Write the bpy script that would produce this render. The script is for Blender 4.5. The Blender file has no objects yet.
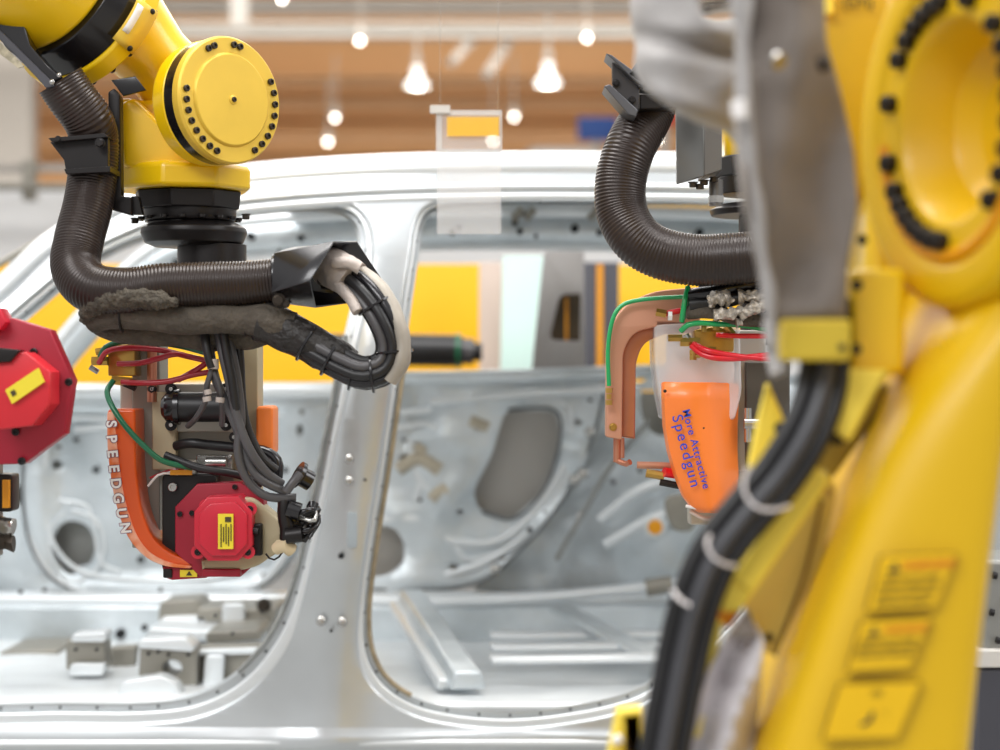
import bpy, bmesh, math, random
from mathutils import Vector, Matrix, noise
random.seed(7)
PI = math.pi
F = 1000*70/36.0
CZ = 1.2
V = Vector
col = bpy.context.scene.collection

def P(x, y, Y):
    return V(((x-500)*Y/F, Y, CZ-(y-375)*Y/F))
def W(px, Y):          # pixels -> metres at depth Y
    return px*Y/F

# ------------------------------------------------------------------ materials
def lin(c):
    return tuple(((v/255.0)/12.92 if v/255.0 <= .04045 else ((v/255.0+.055)/1.055)**2.4) for v in c)+(1,)
def mat(name, rgb, rough=.5, metal=0.0, var=.12, nscale=6, bump=0.0, bscale=20, coat=0.0, alpha=1.0, emit=0.0, rgb2=None, trans=0.0, sheen=0.0):
    m = bpy.data.materials.new(name); m.use_nodes = True
    nt = m.node_tree; b = nt.nodes['Principled BSDF']
    tc = nt.nodes.new('ShaderNodeTexCoord')
    nz = nt.nodes.new('ShaderNodeTexNoise'); nz.inputs['Scale'].default_value = nscale; nz.inputs['Detail'].default_value = 4
    nt.links.new(tc.outputs['Object'], nz.inputs['Vector'])
    mx = nt.nodes.new('ShaderNodeMix'); mx.data_type = 'RGBA'
    c = lin(rgb)
    c2 = lin(rgb2) if rgb2 else tuple(v*(1-var) for v in c[:3])+(1,)
    mx.inputs['A'].default_value = c; mx.inputs['B'].default_value = c2
    rp = nt.nodes.new('ShaderNodeValToRGB'); rp.color_ramp.elements[0].position = .35; rp.color_ramp.elements[1].position = .65
    nt.links.new(nz.outputs['Fac'], rp.inputs['Fac'])
    nt.links.new(rp.outputs['Color'], mx.inputs['Factor'])
    nt.links.new(mx.outputs['Result'], b.inputs['Base Color'])
    b.inputs['Roughness'].default_value = rough; b.inputs['Metallic'].default_value = metal
    b.inputs['Coat Weight'].default_value = coat; b.inputs['Coat Roughness'].default_value = .12
    b.inputs['Alpha'].default_value = alpha
    b.inputs['Transmission Weight'].default_value = trans
    b.inputs['Sheen Weight'].default_value = sheen
    if emit:
        nt.links.new(mx.outputs['Result'], b.inputs['Emission Color']); b.inputs['Emission Strength'].default_value = emit
    if bump:
        n2 = nt.nodes.new('ShaderNodeTexNoise'); n2.inputs['Scale'].default_value = bscale; n2.inputs['Detail'].default_value = 3
        nt.links.new(tc.outputs['Object'], n2.inputs['Vector'])
        bp = nt.nodes.new('ShaderNodeBump'); bp.inputs['Strength'].default_value = bump; bp.inputs['Distance'].default_value = .02
        nt.links.new(n2.outputs['Fac'], bp.inputs['Height']); nt.links.new(bp.outputs['Normal'], b.inputs['Normal'])
    return m

YEL = mat('robot_yellow', (248,203,10), .32, 0, .10, 3, coat=.35)
YELD = mat('deep_robot_yellow', (228,182,0), .42, 0, .08, 2, coat=.1)
YELP = mat('pale_yellow_metal', (236,196,70), .42, .15, .08, 8)
YELB = mat('pale_yellow_strip', (255,226,80), .5, 0, .08, 5)
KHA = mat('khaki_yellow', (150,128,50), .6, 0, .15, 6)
BODY = mat('galvanised_sheet', (219,224,227), .30, .75, .12, 1.6, bump=.16, bscale=3, rgb2=(188,192,194))
BODYW = mat('bright_sheet', (228,232,234), .35, .5, .06, 2)
INN = mat('pressed_inner_sheet', (222,229,233), .32, .45, .20, 3.5, bump=.4, bscale=9, rgb2=(188,196,200))
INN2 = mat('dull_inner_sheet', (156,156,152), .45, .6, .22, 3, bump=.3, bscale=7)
INNW = mat('white_inner_sheet', (232,236,238), .42, .4, .10, 3, bump=.25, bscale=6)
TAN = mat('beige_primer', (196,186,166), .5, .3, .15, 6)
SEAL = mat('seam_beige', (166,150,122), .6, .1, .3, 30)
DARK = mat('dark_void', (26,28,30), .8)
BLK = mat('black_steel', (34,30,30), .38, .35, .3, 8)
BLKG = mat('black_gloss', (26,24,28), .25, .2, .3, 8, coat=.4)
RUB = mat('black_rubber', (30,29,31), .42, 0, .3, 10)
RUBG = mat('grey_cable', (82,80,82), .38, 0, .2, 10)
HOSE = mat('conduit_brown_black', (54,43,39), .30, .2, .25, 4)
SLV = mat('grey_brown_sleeve', (88,80,70), .8, 0, .35, 25, bump=.6, bscale=60)
TAPE = mat('pale_tape', (196,184,176), .6, 0, .25, 20, bump=.4, bscale=40)
BRD = mat('braided_silver', (205,196,184), .4, .5, .45, 120, bump=.5, bscale=120)
ALU = mat('aluminium_plate', (190,184,172), .4, .5, .12, 5)
ALUD = mat('grey_plate', (150,146,136), .42, .4, .12, 5)
BEI = mat('beige_casting', (186,172,140), .5, .15, .10, 7)
RED = mat('servo_red', (206,24,52), .38, 0, .12, 5, coat=.2)
REDD = mat('dark_red_plate', (164,20,46), .42, 0, .15, 5)
REDH = mat('red_hose', (222,22,40), .28, 0, .1, 5, coat=.4)
REDHD = mat('dark_red_hose', (168,16,36), .3, 0, .1, 5, coat=.4)
GRN = mat('green_hose', (20,168,96), .3, 0, .1, 5, coat=.4)
GRND = mat('dark_green_hose', (0,104,66), .3, 0, .1, 5, coat=.4)
BRS = mat('brass', (200,160,84), .28, .85, .2, 20)
COP = mat('copper', (206,140,114), .34, .7, .12, 9)
COPD = mat('copper_matt', (206,150,124), .5, .35, .08, 9)
ORG = mat('orange_cover', (255,134,52), .36, 0, .05, 4, coat=.2)
ORGD = mat('deep_orange_cover', (228,88,12), .36, 0, .08, 4, coat=.3)
LBL = mat('label_yellow', (238,216,50), .5, 0, .05, 10)
LBLY = mat('sticker_yellow', (240,190,4), .5, 0, .03, 10)
INK = mat('label_ink', (70,60,30), .6)
INKR = mat('red_ink', (214,70,30), .6)
INKB = mat('blue_ink', (40,70,190), .5)
INKW = mat('white_ink', (250,246,244), .5)
STL = mat('bolt_steel', (190,188,184), .25, .9, .1, 30)
STLD = mat('dark_bolt_steel', (66,58,50), .35, .6, .3, 30)
CLO = mat('grey_fabric', (168,164,162), .62, 0, .12, 6, bump=.3, bscale=14, sheen=.2)
CLOD = mat('grey_brown_fabric', (126,116,108), .68, 0, .16, 5, bump=.3, bscale=10, sheen=.2)
ZIP = mat('white_zip_tie', (236,228,226), .35)
WALL = mat('timber_brown_wall', (226,178,128), .8, 0, .1, .25, rgb2=(216,164,112))
RAIL = mat('tan_rail', (226,186,144), .8, 0, .1, .5)
BEAM = mat('pale_grey_beam', (178,172,165), .6, 0, .12, .6)
BEAMW = mat('white_beam', (208,204,198), .6, 0, .06, .6)
FLOOR = mat('grey_floor', (150,150,148), .45, 0, .15, 1.2)
PANY = mat('machine_yellow', (250,186,0), .45, 0, .04, 2)
PANM = mat('mint_panel', (206,232,224), .4, 0, .04, 2)
PANP = mat('pinkish_panel', (206,186,174), .5, 0, .04, 2)
PANG = mat('charcoal_panel', (70,70,78), .5, 0, .1, 2)
PANW = mat('white_panel', (238,238,238), .5, 0, .05, .8)
PANO = mat('amber_strip', (226,150,20), .5, 0, .04, 2)
BLU = mat('blue_panel', (30,70,140), .5, 0, .04, 2)
REDP = mat('red_panel', (206,30,40), .5, 0, .04, 2)
GLOW = mat('lamp_glow', (255,250,240), .5, emit=14)
GLOW2 = mat('lamp_glow_reflector', (235,238,238), .5, emit=.7)
CLR = mat('clear_acrylic', (240,238,238), .2, 0, .02, 2, alpha=.28)
CLR2 = mat('clear_guard_plastic', (236,236,238), .15, 0, .05, 3, alpha=.55)

# ------------------------------------------------------------------ objects
ORGN = {}
def tag(o, label=None, cat=None, group=None, kind=None):
    if label: o['label'] = label
    if cat: o['category'] = cat
    if group: o['group'] = group
    if kind: o['kind'] = kind
    return o
def thing(name, label, cat, loc, group=None):
    o = bpy.data.objects.new(name, None); col.objects.link(o)
    o.empty_display_size = .05
    o.location = loc; ORGN[o.name] = V(loc)
    return tag(o, label, cat, group)

class MB:
    def __init__(s): s.v = []; s.f = []
    def add(s, vs, fs):
        n = len(s.v); s.v += [V(v) for v in vs]; s.f += [tuple(i+n for i in f) for f in fs]; return s
    def box(s, x0, x1, y0, y1, z0, z1, rot=None):
        vs = [V((x, y, z)) for z in (z0, z1) for y in (y0, y1) for x in (x0, x1)]
        if rot is not None:
            c = V(((x0+x1)/2, (y0+y1)/2, (z0+z1)/2)); vs = [c+rot@(v-c) for v in vs]
        return s.add(vs, [(0,2,3,1),(4,5,7,6),(0,1,5,4),(2,6,7,3),(0,4,6,2),(1,3,7,5)])
    def pbox(s, px0, px1, py0, py1, Y, th, rot=None):    # box front seen at the pixel rectangle, front face at depth Y
        a = P(px0, py1, Y); b = P(px1, py0, Y)
        return s.box(a.x, b.x, Y, Y+th, a.z, b.z, rot)
    def prism(s, pts, Y, th, Yl=None):                   # polygon in px at Y (Yl: per-vertex Y)
        n = len(pts)
        ys = Yl or [Y]*n
        fr = [P(p[0], p[1], y) for p, y in zip(pts, ys)]
        bk = [v+V((0, th, 0)) for v in fr]
        fs = [tuple(range(n)), tuple(range(2*n-1, n-1, -1))]+[(i, n+i, n+(i+1) % n, (i+1) % n) for i in range(n)]
        return s.add(fr+bk, fs)
    def lathe(s, p0, ax, prof, seg=32, caps=True, r0=0.0, squash=None):
        ax = V(ax).normalized(); p0 = V(p0)
        up = V((0, 0, 1)) if abs(ax.z) < .9 else V((1, 0, 0))
        e1 = ax.cross(up).normalized(); e2 = ax.cross(e1).normalized()
        vs = []; fs = []; m = len(prof)
        for (t, r) in prof:
            for k in range(seg):
                a = r0+2*PI*k/seg
                vs.append(p0+ax*t+e1*(r*math.cos(a))+e2*(r*math.sin(a)))
        for i in range(m-1):
            for k in range(seg):
                k2 = (k+1) % seg
                fs.append((i*seg+k, i*seg+k2, (i+1)*seg+k2, (i+1)*seg+k))
        if caps:
            fs.append(tuple(range(seg-1, -1, -1))); fs.append(tuple((m-1)*seg+k for k in range(seg)))
        return s.add(vs, fs)
    def cyl(s, a, b, r, r2=None, seg=24, r0=0.0):
        a = V(a); b = V(b)
        return s.lathe(a, b-a, [(0, r), ((b-a).length, r if r2 is None else r2)], seg, True, r0)
    def ball(s, c, r, seg=16, sc=(1,1,1)):
        vs = []; fs = []; c = V(c); h = seg//2
        for i in range(h+1):
            t = PI*i/h
            for k in range(seg):
                a = 2*PI*k/seg
                vs.append(c+V((r*sc[0]*math.sin(t)*math.cos(a), r*sc[1]*math.sin(t)*math.sin(a), r*sc[2]*math.cos(t))))
        for i in range(h):
            for k in range(seg):
                fs.append((i*seg+k, (i+1)*seg+k, (i+1)*seg+(k+1) % seg, i*seg+(k+1) % seg))
        return s.add(vs, fs)
    def tube(s, pts, r, seg=12, step=.01, rib=None, lump=None, world=False, smooth=True, flat=1.0, seed=0, caps=True):
        """r metres or function of 0..1; rib=(amp,pitch); lump=(amp,freq)"""
        q = [V(p) if world else P(*p) for p in pts]
        path, tn = resample(q, step) if smooth else (q, tangents(q))
        n = len(path)
        N = None; vs = []; fs = []; L = 0
        for i in range(n):
            t = tn[i]
            if N is None:
                up = V((0, 1, 0)) if abs(t.y) < .9 else V((0, 0, 1))
                N = (up-t*up.dot(t)).normalized()
            else:
                N = (N-t*N.dot(t)).normalized()
                L += (path[i]-path[i-1]).length
            B = t.cross(N)
            rr = r(i/(n-1)) if callable(r) else r
            if rib:
                rr += rib[0]*(1 if i % 4 < 2 else -1)
            for k in range(seg):
                a = 2*PI*k/seg
                dv = N*math.cos(a)*flat+B*math.sin(a)
                r2 = rr
                if lump:
                    r2 += lump[0]*noise.noise((path[i]+dv*rr)*lump[1]+V((seed, 0, 0)))
                vs.append(path[i]+dv*r2)
        for i in range(n-1):
            for k in range(seg):
                k2 = (k+1) % seg
                fs.append((i*seg+k, i*seg+k2, (i+1)*seg+k2, (i+1)*seg+k))
        if caps:
            fs.append(tuple(range(seg-1, -1, -1))); fs.append(tuple((n-1)*seg+k for k in range(seg)))
        return s.add(vs, fs)
    def grid(s, rows):                                   # rows of equal-length world points
        m = len(rows[0]); n0 = []
        vs = [v for r in rows for v in r]
        fs = [(i*m+j, i*m+j+1, (i+1)*m+j+1, (i+1)*m+j) for i in range(len(rows)-1) for j in range(m-1)]
        return s.add(vs, fs)
    def plate(s, outer, holes=(), Y=5.0, th=.004, bev=.0, dep=None, grid=None, bres=2):
        """sheet with holes, outline given in px at depth Y"""
        k = Y/F
        cu = bpy.data.curves.new('t', 'CURVE'); cu.dimensions = '2D'; cu.fill_mode = 'BOTH'
        cu.extrude = max(th/2-bev, 0.0002); cu.bevel_depth = bev; cu.bevel_resolution = bres; cu.offset = -bev
        for lp in [outer]+list(holes):
            sp = cu.splines.new('POLY'); sp.points.add(len(lp)-1); sp.use_cyclic_u = True
            for i, p in enumerate(lp): sp.points[i].co = ((p[0]-500)*k, -(p[1]-375)*k, 0, 1)
        ob = bpy.data.objects.new('t', cu)
        bpy.context.scene.collection.objects.link(ob)
        dg = bpy.context.evaluated_depsgraph_get()
        me = bpy.data.meshes.new_from_object(ob.evaluated_get(dg))
        bm = bmesh.new(); bm.from_mesh(me)
        bmesh.ops.remove_doubles(bm, verts=bm.verts, dist=1e-5)
        if grid:
            xs = [v.co.x for v in bm.verts]; ys = [v.co.y for v in bm.verts]
            g = grid*k
            for ax, lo, hi in ((0, min(xs), max(xs)), (1, min(ys), max(ys))):
                t = lo+g
                while t < hi:
                    co = (t, 0, 0) if ax == 0 else (0, t, 0); no = (1, 0, 0) if ax == 0 else (0, 1, 0)
                    bmesh.ops.bisect_plane(bm, geom=bm.verts[:]+bm.edges[:]+bm.faces[:], dist=1e-6, plane_co=co, plane_no=no)
                    t += g
        bm.verts.index_update()
        vs = []
        for v in bm.verts:
            px = v.co.x/k+500; py = 375-v.co.y/k
            Yd = Y+(dep(px, py) if dep else 0)
            w = P(px, py, Yd); w.y += th/2-v.co.z
            vs.append(w)
        fs = [tuple(x.index for x in f.verts) for f in bm.faces]
        bm.free(); bpy.data.objects.remove(ob); bpy.data.curves.remove(cu); bpy.data.meshes.remove(me)
        return s.add(vs, fs)
    def build(s, name, m, parent=None, smooth=35, bevel=0, bseg=2, sub=0, solid=0, label=None, cat=None, group=None, kind=None, xf=None):
        vs = s.v
        if xf is not None: vs = [xf@v for v in vs]
        if parent is not None: o0 = ORGN[parent.name]
        else:
            xs = [v.x for v in vs]; ys = [v.y for v in vs]; zs = [v.z for v in vs]
            o0 = V(((min(xs)+max(xs))/2, (min(ys)+max(ys))/2, min(zs)))
        me = bpy.data.meshes.new(name)
        me.from_pydata([v-o0 for v in vs], [], s.f)
        bm = bmesh.new(); bm.from_mesh(me); bmesh.ops.recalc_face_normals(bm, faces=bm.faces); bm.to_mesh(me); bm.free()
        me.materials.append(m)
        o = bpy.data.objects.new(name, me); col.objects.link(o)
        if parent is not None: o.parent = parent
        else: o.location = o0
        ORGN[o.name] = o0
        if smooth:
            me.shade_smooth(); me.set_sharp_from_angle(angle=math.radians(smooth))
        if solid:
            md = o.modifiers.new('s', 'SOLIDIFY'); md.thickness = solid; md.offset = 0
        if bevel:
            md = o.modifiers.new('b', 'BEVEL'); md.width = bevel; md.segments = bseg; md.limit_method = 'ANGLE'; md.angle_limit = math.radians(30)
            md.harden_normals = False
        if sub:
            md = o.modifiers.new('u', 'SUBSURF'); md.levels = sub; md.render_levels = sub
        return tag(o, label, cat, group, kind)

def catmull(q, per, closed=False):
    out = []; n = len(q)
    for i in range(n if closed else n-1):
        if closed: a, b, c, d = q[(i-1) % n], q[i], q[(i+1) % n], q[(i+2) % n]
        else:
            b = q[i]; c = q[i+1]
            a = q[i-1] if i else b+(b-c); d = q[i+2] if i+2 < n else c+(c-b)
        m = per if isinstance(per, int) else max(2, int((c-b).length/per))
        for j in range(m):
            t = j/m
            out.append(.5*((2*b)+(c-a)*t+(2*a-5*b+4*c-d)*t*t+(3*b-a-3*c+d)*t**3))
    if not closed: out.append(q[-1])
    return out
def tangents(p):
    n = len(p)
    return [(p[min(i+1, n-1)]-p[max(i-1, 0)]).normalized() for i in range(n)]
def resample(q, step):
    fine = catmull(q, max(step/4, .0008))
    out = [fine[0]]; acc = 0
    for i in range(1, len(fine)):
        acc += (fine[i]-fine[i-1]).length
        if acc >= step: out.append(fine[i]); acc = 0
    if (out[-1]-fine[-1]).length > 1e-5: out.append(fine[-1])
    return out, tangents(out)
def sm(pts, per=6):                 # smooth closed 2d outline
    return [(v.x, v.y) for v in catmull([V((p[0], p[1], 0)) for p in pts], per, True)]
def rp(pts, r=4, seg=5):            # polygon with rounded corners
    out = []; n = len(pts)
    for i in range(n):
        p = V(pts[i][:2]); a = V(pts[i-1][:2]); b = V(pts[(i+1) % n][:2])
        rr = pts[i][2] if len(pts[i]) > 2 else r
        da = (a-p); db = (b-p)
        rr = min(rr, da.length*.48, db.length*.48)
        if rr < .05: out.append((p.x, p.y)); continue
        A = p+da.normalized()*rr; B = p+db.normalized()*rr
        for j in range(seg+1):
            t = j/seg
            w = A*(1-t)**2+p*2*t*(1-t)+B*t*t
            out.append((w.x, w.y))
    return out
def rect(x0, x1, y0, y1, r=3): return rp([(x0, y0), (x1, y0), (x1, y1), (x0, y1)], r)
def circ(cx, cy, r, n=14, ry=None): return [(cx+r*math.cos(2*PI*k/n), cy+(ry or r)*math.sin(2*PI*k/n)) for k in range(n)]
def offs(pts, d):
    n = len(pts); A = sum(pts[i][0]*pts[(i+1) % n][1]-pts[(i+1) % n][0]*pts[i][1] for i in range(n)); sgn = 1 if A > 0 else -1
    out = []
    for i in range(n):
        a = V(pts[i-1]); b = V(pts[(i+1) % n]); t = (b-a).normalized()
        dd = d(pts[i]) if callable(d) else d
        out.append((pts[i][0]+t.y*dd*sgn, pts[i][1]-t.x*dd*sgn))
    return out
def sstep(a, b, x):
    t = max(0, min(1, (x-a)/(b-a))); return t*t*(3-2*t)

_bolts = {}
def bolt_mesh(kind, m):
    key = kind+m.name
    if key in _bolts: return _bolts[key]
    b = MB()
    if kind == 'socket':      # cap screw, unit radius 1, axis +Z
        b.lathe((0,0,0), (0,0,1), [(0,1),(.75,1),(.9,.88),(.9,.5),(.45,.42)], 14)
    elif kind == 'hex':
        b.lathe((0,0,0), (0,0,1), [(0,1.25),(.15,1.25)], 16); b.lathe((0,0,.15), (0,0,1), [(0,1),(.7,1),(.8,.85)], 6)
    else:                     # dome
        b.lathe((0,0,0), (0,0,1), [(0,1),(.3,.95),(.55,.7),(.68,.3)], 14)
    me = bpy.data.meshes.new('bolt_'+kind); me.from_pydata(b.v, [], b.f)
    bm = bmesh.new(); bm.from_mesh(me); bmesh.ops.recalc_face_normals(bm, faces=bm.faces); bm.to_mesh(me); bm.free()
    me.shade_smooth(); me.set_sharp_from_angle(angle=.6)
    me.materials.append(m); _bolts[key] = me
    return me
def bolt(parent, pos, ax, r, m=None, kind='socket', name='bolt', h=1.0):
    m = m or STLD
    o = bpy.data.objects.new(name, bolt_mesh(kind, m)); col.objects.link(o)
    o.parent = parent; o.location = V(pos)-ORGN[parent.name]
    o.rotation_mode = 'QUATERNION'; o.rotation_quaternion = V((0,0,1)).rotation_difference(V(ax).normalized())
    o.scale = (r, r, r*h); ORGN[o.name] = V(pos)
    return o
def text(s, parent, m, pos, size, right=(1,0,0), up=(0,0,1), name='lettering', ext=.0004, align='CENTER', label=None, shear=0, bold=0, spc=1.0):
    cu = bpy.data.curves.new('t', 'FONT'); cu.body = s; cu.size = size; cu.extrude = ext; cu.align_x = align; cu.align_y = 'CENTER'; cu.shear = shear
    cu.offset = bold; cu.space_character = spc
    ob = bpy.data.objects.new('t', cu); col.objects.link(ob)
    me = bpy.data.meshes.new_from_object(ob.evaluated_get(bpy.context.evaluated_depsgraph_get()))
    r = V(right).normalized(); u = V(up).normalized(); n = r.cross(u)
    b = MB(); b.add([V(pos)+r*v.co.x+u*v.co.y+n*v.co.z for v in me.vertices], [tuple(p.vertices) for p in me.polygons])
    bpy.data.objects.remove(ob); bpy.data.curves.remove(cu); bpy.data.meshes.remove(me)
    return b.build(name, m, parent, smooth=0, label=label)
def cables(offs_, path, r, m, parent, name='cable', Yk=1.0, seg=10, world=False, twist=0.0, mats=None):
    """individual cables side by side along one path; offs_ = (side, depth) metres"""
    q = [V(p) if world else P(*p) for p in path]
    pth, tn = resample(q, .012)
    N = None; fr = []
    for t in tn:
        if N is None: N = (V((0,-1,0))-t*V((0,-1,0)).dot(t)).normalized()
        else: N = (N-t*N.dot(t)).normalized()
        fr.append((t.cross(N), N))
    out = []
    for j, (a, b) in enumerate(offs_):
        pts = []
        for i in range(len(pth)):
            th = twist*i/len(pth)
            a2 = a*math.cos(th)-b*math.sin(th); b2 = a*math.sin(th)+b*math.cos(th)
            pts.append(pth[i]+fr[i][0]*a2+fr[i][1]*b2)
        mm = mats[j % len(mats)] if mats else m
        out.append(MB().tube(pts, r, seg=seg, world=True, smooth=False).build(name, mm, parent, smooth=60))
    return out, pth, tn
def ringband(c, t, r, w, m, parent, name, seg=20, flat=1.0):
    t = V(t).normalized(); c = V(c)
    b = MB()
    b.lathe(c-t*w/2, t, [(0, r*.97), (w*.15, r), (w*.85, r), (w, r*.97)], seg)
    return b.build(name, m, parent, smooth=50)
# ================================================================== SETTING
b = MB().box(-16, 16, -3, 31, -.1, 0); b.build('floor', FLOOR, kind='structure', smooth=0)
b = MB().box(-16, 16, 30, 30.2, 0, 9); b.build('wall_back', WALL, kind='structure', smooth=0)
b = MB().box(-16, 16, 12, 30.2, 9, 9.2); b.build('ceiling', BEAM, kind='structure', smooth=0)

def roof_truss(x0, x1, yT, label, yc, big=False):
    t = thing('roof_beam', label, 'beam', (0, yc, CZ-(yT-375)*yc/F), 'beams crossing the hall under the roof')
    return t
# horizontal roof beams of the hall (seen at the very top)
def hbeam(y0, y1, Y, m, label, x0=-8.5, x1=8.5):
    z1 = P(0, y0, Y).z; z0 = P(0, y1, Y).z
    t = thing('roof_beam', label, 'beam', (0, Y, z0))
    h = z1-z0
    MB().box(x0, x1, Y, Y+.3, z0, z0+h*.22).build('bottom_flange', m, t, smooth=0)
    MB().box(x0, x1, Y, Y+.3, z1-h*.22, z1).build('top_flange', m, t, smooth=0)
    MB().box(x0, x1, Y+.12, Y+.18, z0+h*.22, z1-h*.22).build('web', m, t, smooth=0)
    return t
hbeam(22, 36, 25, BEAMW, 'white horizontal roof beam crossing just above the two bell lamps')
hbeam(-2, 12, 27, BEAM, 'grey horizontal roof beam at the very top of the picture')
hbeam(76, 86, 29.3, RAIL, 'thin pale rail on the brown wall level with the bell lamps')
hbeam(100, 108, 29.3, RAIL, 'thin pale rail on the brown wall below the bell lamps')
hbeam(134, 142, 29.3, RAIL, 'lowest thin pale rail on the brown wall just above the car roof')
def duct(x0, y0, x1, y1, wpx, lab):
    a = P(x0, y0, 23); c = P(x1, y1, 27.5)
    t = thing('ceiling_duct', lab, 'duct', a)
    b = MB(); b.cyl(a, c, W(wpx/2, 23), seg=4); b.build('duct_body', BEAM, t, smooth=0)
    MB().cyl(a+(c-a)*.45, a+(c-a)*.5, W(wpx/2+1.5, 23), seg=4).build('joint_collar', BEAMW, t, smooth=0)
duct(452, 62, 482, 28, 12, 'left slanting grey duct between the two bell lamps')
duct(487, 74, 516, 30, 12, 'right slanting grey duct between the two bell lamps')
def column(px, y0, y1, w, Y, m, lab):
    t = thing('hall_column', lab, 'column', P(px, y1, Y)*1)
    z0 = P(px, y1, Y).z; z1 = P(px, y0, Y).z; x = P(px, 0, Y).x; h = W(w/2, Y)
    b = MB(); b.box(x-h, x+h, Y, Y+.05, z0, z1); b.box(x-h, x+h, Y+.25, Y+.3, z0, z1); b.build('flange', m, t, smooth=0)
    MB().box(x-h*.25, x+h*.25, Y+.05, Y+.25, z0, z1).build('web', m, t, smooth=0)
column(238, -60, 26, 15, 22, BEAMW, 'white steel post hanging at the top beside the round yellow wrist cover')
column(12, -40, 190, 40, 26, BEAM, 'pale grey column at the far left behind the conduit hose')

def bell_lamp(px, py, Y, lab, s=1.0):
    c = P(px, py, Y)
    t = thing('pendant_lamp', lab, 'lamp', c, None)
    k = W(1, Y)*s*.85
    MB().lathe(c, (0,0,1), [(0, 13*k), (3*k, 13.5*k), (9*k, 9*k), (13*k, 5*k)], 28, False).build('reflector', GLOW2, t); _rf = bpy.data.objects[[o.name for o in t.children][-1]]
    MB().lathe(c+V((0,0,14*k)), (0,0,1), [(0, 4*k), (2*k, 6*k), (8*k, 6*k), (11*k, 3*k)], 24).build('lamp_housing', GLOW2, t)
    MB().ball(c+V((0,0,2*k)), 8*k, 16, (1,1,.45)).build('bulb', GLOW, _rf)
    MB().lathe(c+V((0,0,28*k)), (0,0,1), [(0, 5*k), (9*k, 4*k)], 16).build('ballast', BEAM, t)
    MB().cyl(c+V((0,0,37*k)), c+V((0,0,75*k)), .02, seg=8).build('suspension_rod', BEAM, t)
bell_lamp(417, 87, 22, 'left of the two white bell shaped pendant lamps')
bell_lamp(548, 85, 22, 'right one of the two white bell shaped pendant lamps', 1.1)
for (px, py, Y, lab) in ((360, 41, 24, 'small glowing spot lamp left of the bell lamps'), (587, 38, 24, 'small glowing spot lamp right of both bell lamps'),
        (335, 118, 27, 'small glowing lamp nearest below left bell lamp, upper of a pair'), (328, 142, 27, 'small glowing lamp just above the car roof, lower of the left pair'),
        (514, 117, 27, 'small glowing lamp above right corner of the clear hanging sign'), (493, 141, 27, 'small glowing lamp in front of the lower edge of the clear hanging sign'),
        (282, -1, 24, 'small glowing lamp cut by the top edge of the picture'), (657, 139, 26, 'small warm lamp seen inside the curve of the right conduit hose'),
        ):
    c = P(px, py, Y)
    t = thing('spot_lamp', lab, 'lamp', c)
    MB().ball(c, .028, 16).build('bulb', GLOW if True else GLOW2, t)
    MB().lathe(c+V((0,.03,.03)), (0,.3,1), [(0, .07), (.12, .05), (.16, .02)], 16).build('lamp_housing', BEAM, t)
    MB().cyl(c+V((0,.08,.18)), c+V((0,.08,.9)), .012, seg=6).build('suspension_rod', BEAM, t)

# ---- machines and panels behind the car
def panel(name, lab, cat, x0, x1, y0, y1, Y, m, th=.05, frame=None, skew=0, ground=True):
    if ground: y1 = 375+CZ*F/Y
    t = thing(name, lab, cat, P((x0+x1)/2, y1, Y))
    MB().plate([(x0+skew, y0), (x1+skew, y0), (x1, y1), (x0, y1)], Y=Y, th=th, bev=.006).build('sheet', m, t)
    if frame:
        b = MB()
        for (a0, a1, b0, b1) in ((x0, x1, y0, y0+4), (x0, x1, y1-4, y1), (x0, x0+3, y0, y1), (x1-3, x1, y0, y1)):
            b.pbox(a0, a1, b0, b1, Y-.03, .03)
        b.build('edge_frame', frame, t, smooth=0)
    return t
panel('machine_panel', 'wide yellow machine panel seen through the car windows', 'panel', -120, 487, 264, 520, 8.2, PANY, ground=False)
for _x in (-80, 100, 395): MB().box(P(_x,0,8.2).x-.03, P(_x,0,8.2).x+.03, 8.22, 8.28, 0, P(0,519,8.2).z).build('panel_leg', RUBG, bpy.data.objects['machine_panel'], smooth=0)
panel('machine_panel', 'narrow yellow panel right of the charcoal panel', 'panel', 616, 760, 264, 520, 8.2, PANY, ground=False)
for _x in (640, 740): MB().box(P(_x,0,8.2).x-.03, P(_x,0,8.2).x+.03, 8.22, 8.28, 0, P(0,519,8.2).z).build('panel_leg', RUBG, bpy.data.objects['machine_panel.001'], smooth=0)
panel('mint_board', 'slanted pale mint board between yellow panel and car pillar', 'board', 492, 534, 256, 500, 7.7, PANM, .03, None, 11)
panel('pinkish_board', 'narrow pinkish board beside the yellow machine panel', 'board', 479, 502, 262, 500, 7.9, PANP, .03)
t = panel('charcoal_panel', 'charcoal panel with an upright amber strip behind the car', 'panel', 582, 619, 262, 520, 7.8, PANG, .05)
MB().pbox(597, 603, 264, 520, 7.78, .02).build('amber_strip', PANO, t, smooth=0)
panel('white_partition', 'long white partition behind the car', 'partition', -260, 900, 186, 500, 13, PANW, .1)
panel('white_cabinet', 'low white cabinet tops just above the car roof', 'cabinet', 528, 600, 147, 200, 17, PANW, .3, BEAMW)
panel('blue_board', 'blue board with a white end behind the right conduit hose', 'board', 578, 617, 117, 140, 18, BLU, .1, ground=False)
MB().box(P(597,0,18).x-.04, P(597,0,18).x+.04, 18.02, 18.08, 0, P(0,140,18).z).build('post', BEAM, bpy.data.objects['blue_board'], smooth=0)
panel('red_board', 'small red board beside the right wrist bracket', 'board', 655, 676, 108, 124, 18, REDP, .1, ground=False)
MB().box(P(665,0,18).x-.04, P(665,0,18).x+.04, 18.02, 18.08, 0, P(0,124,18).z).build('post', BEAM, bpy.data.objects['red_board'], smooth=0)
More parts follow.
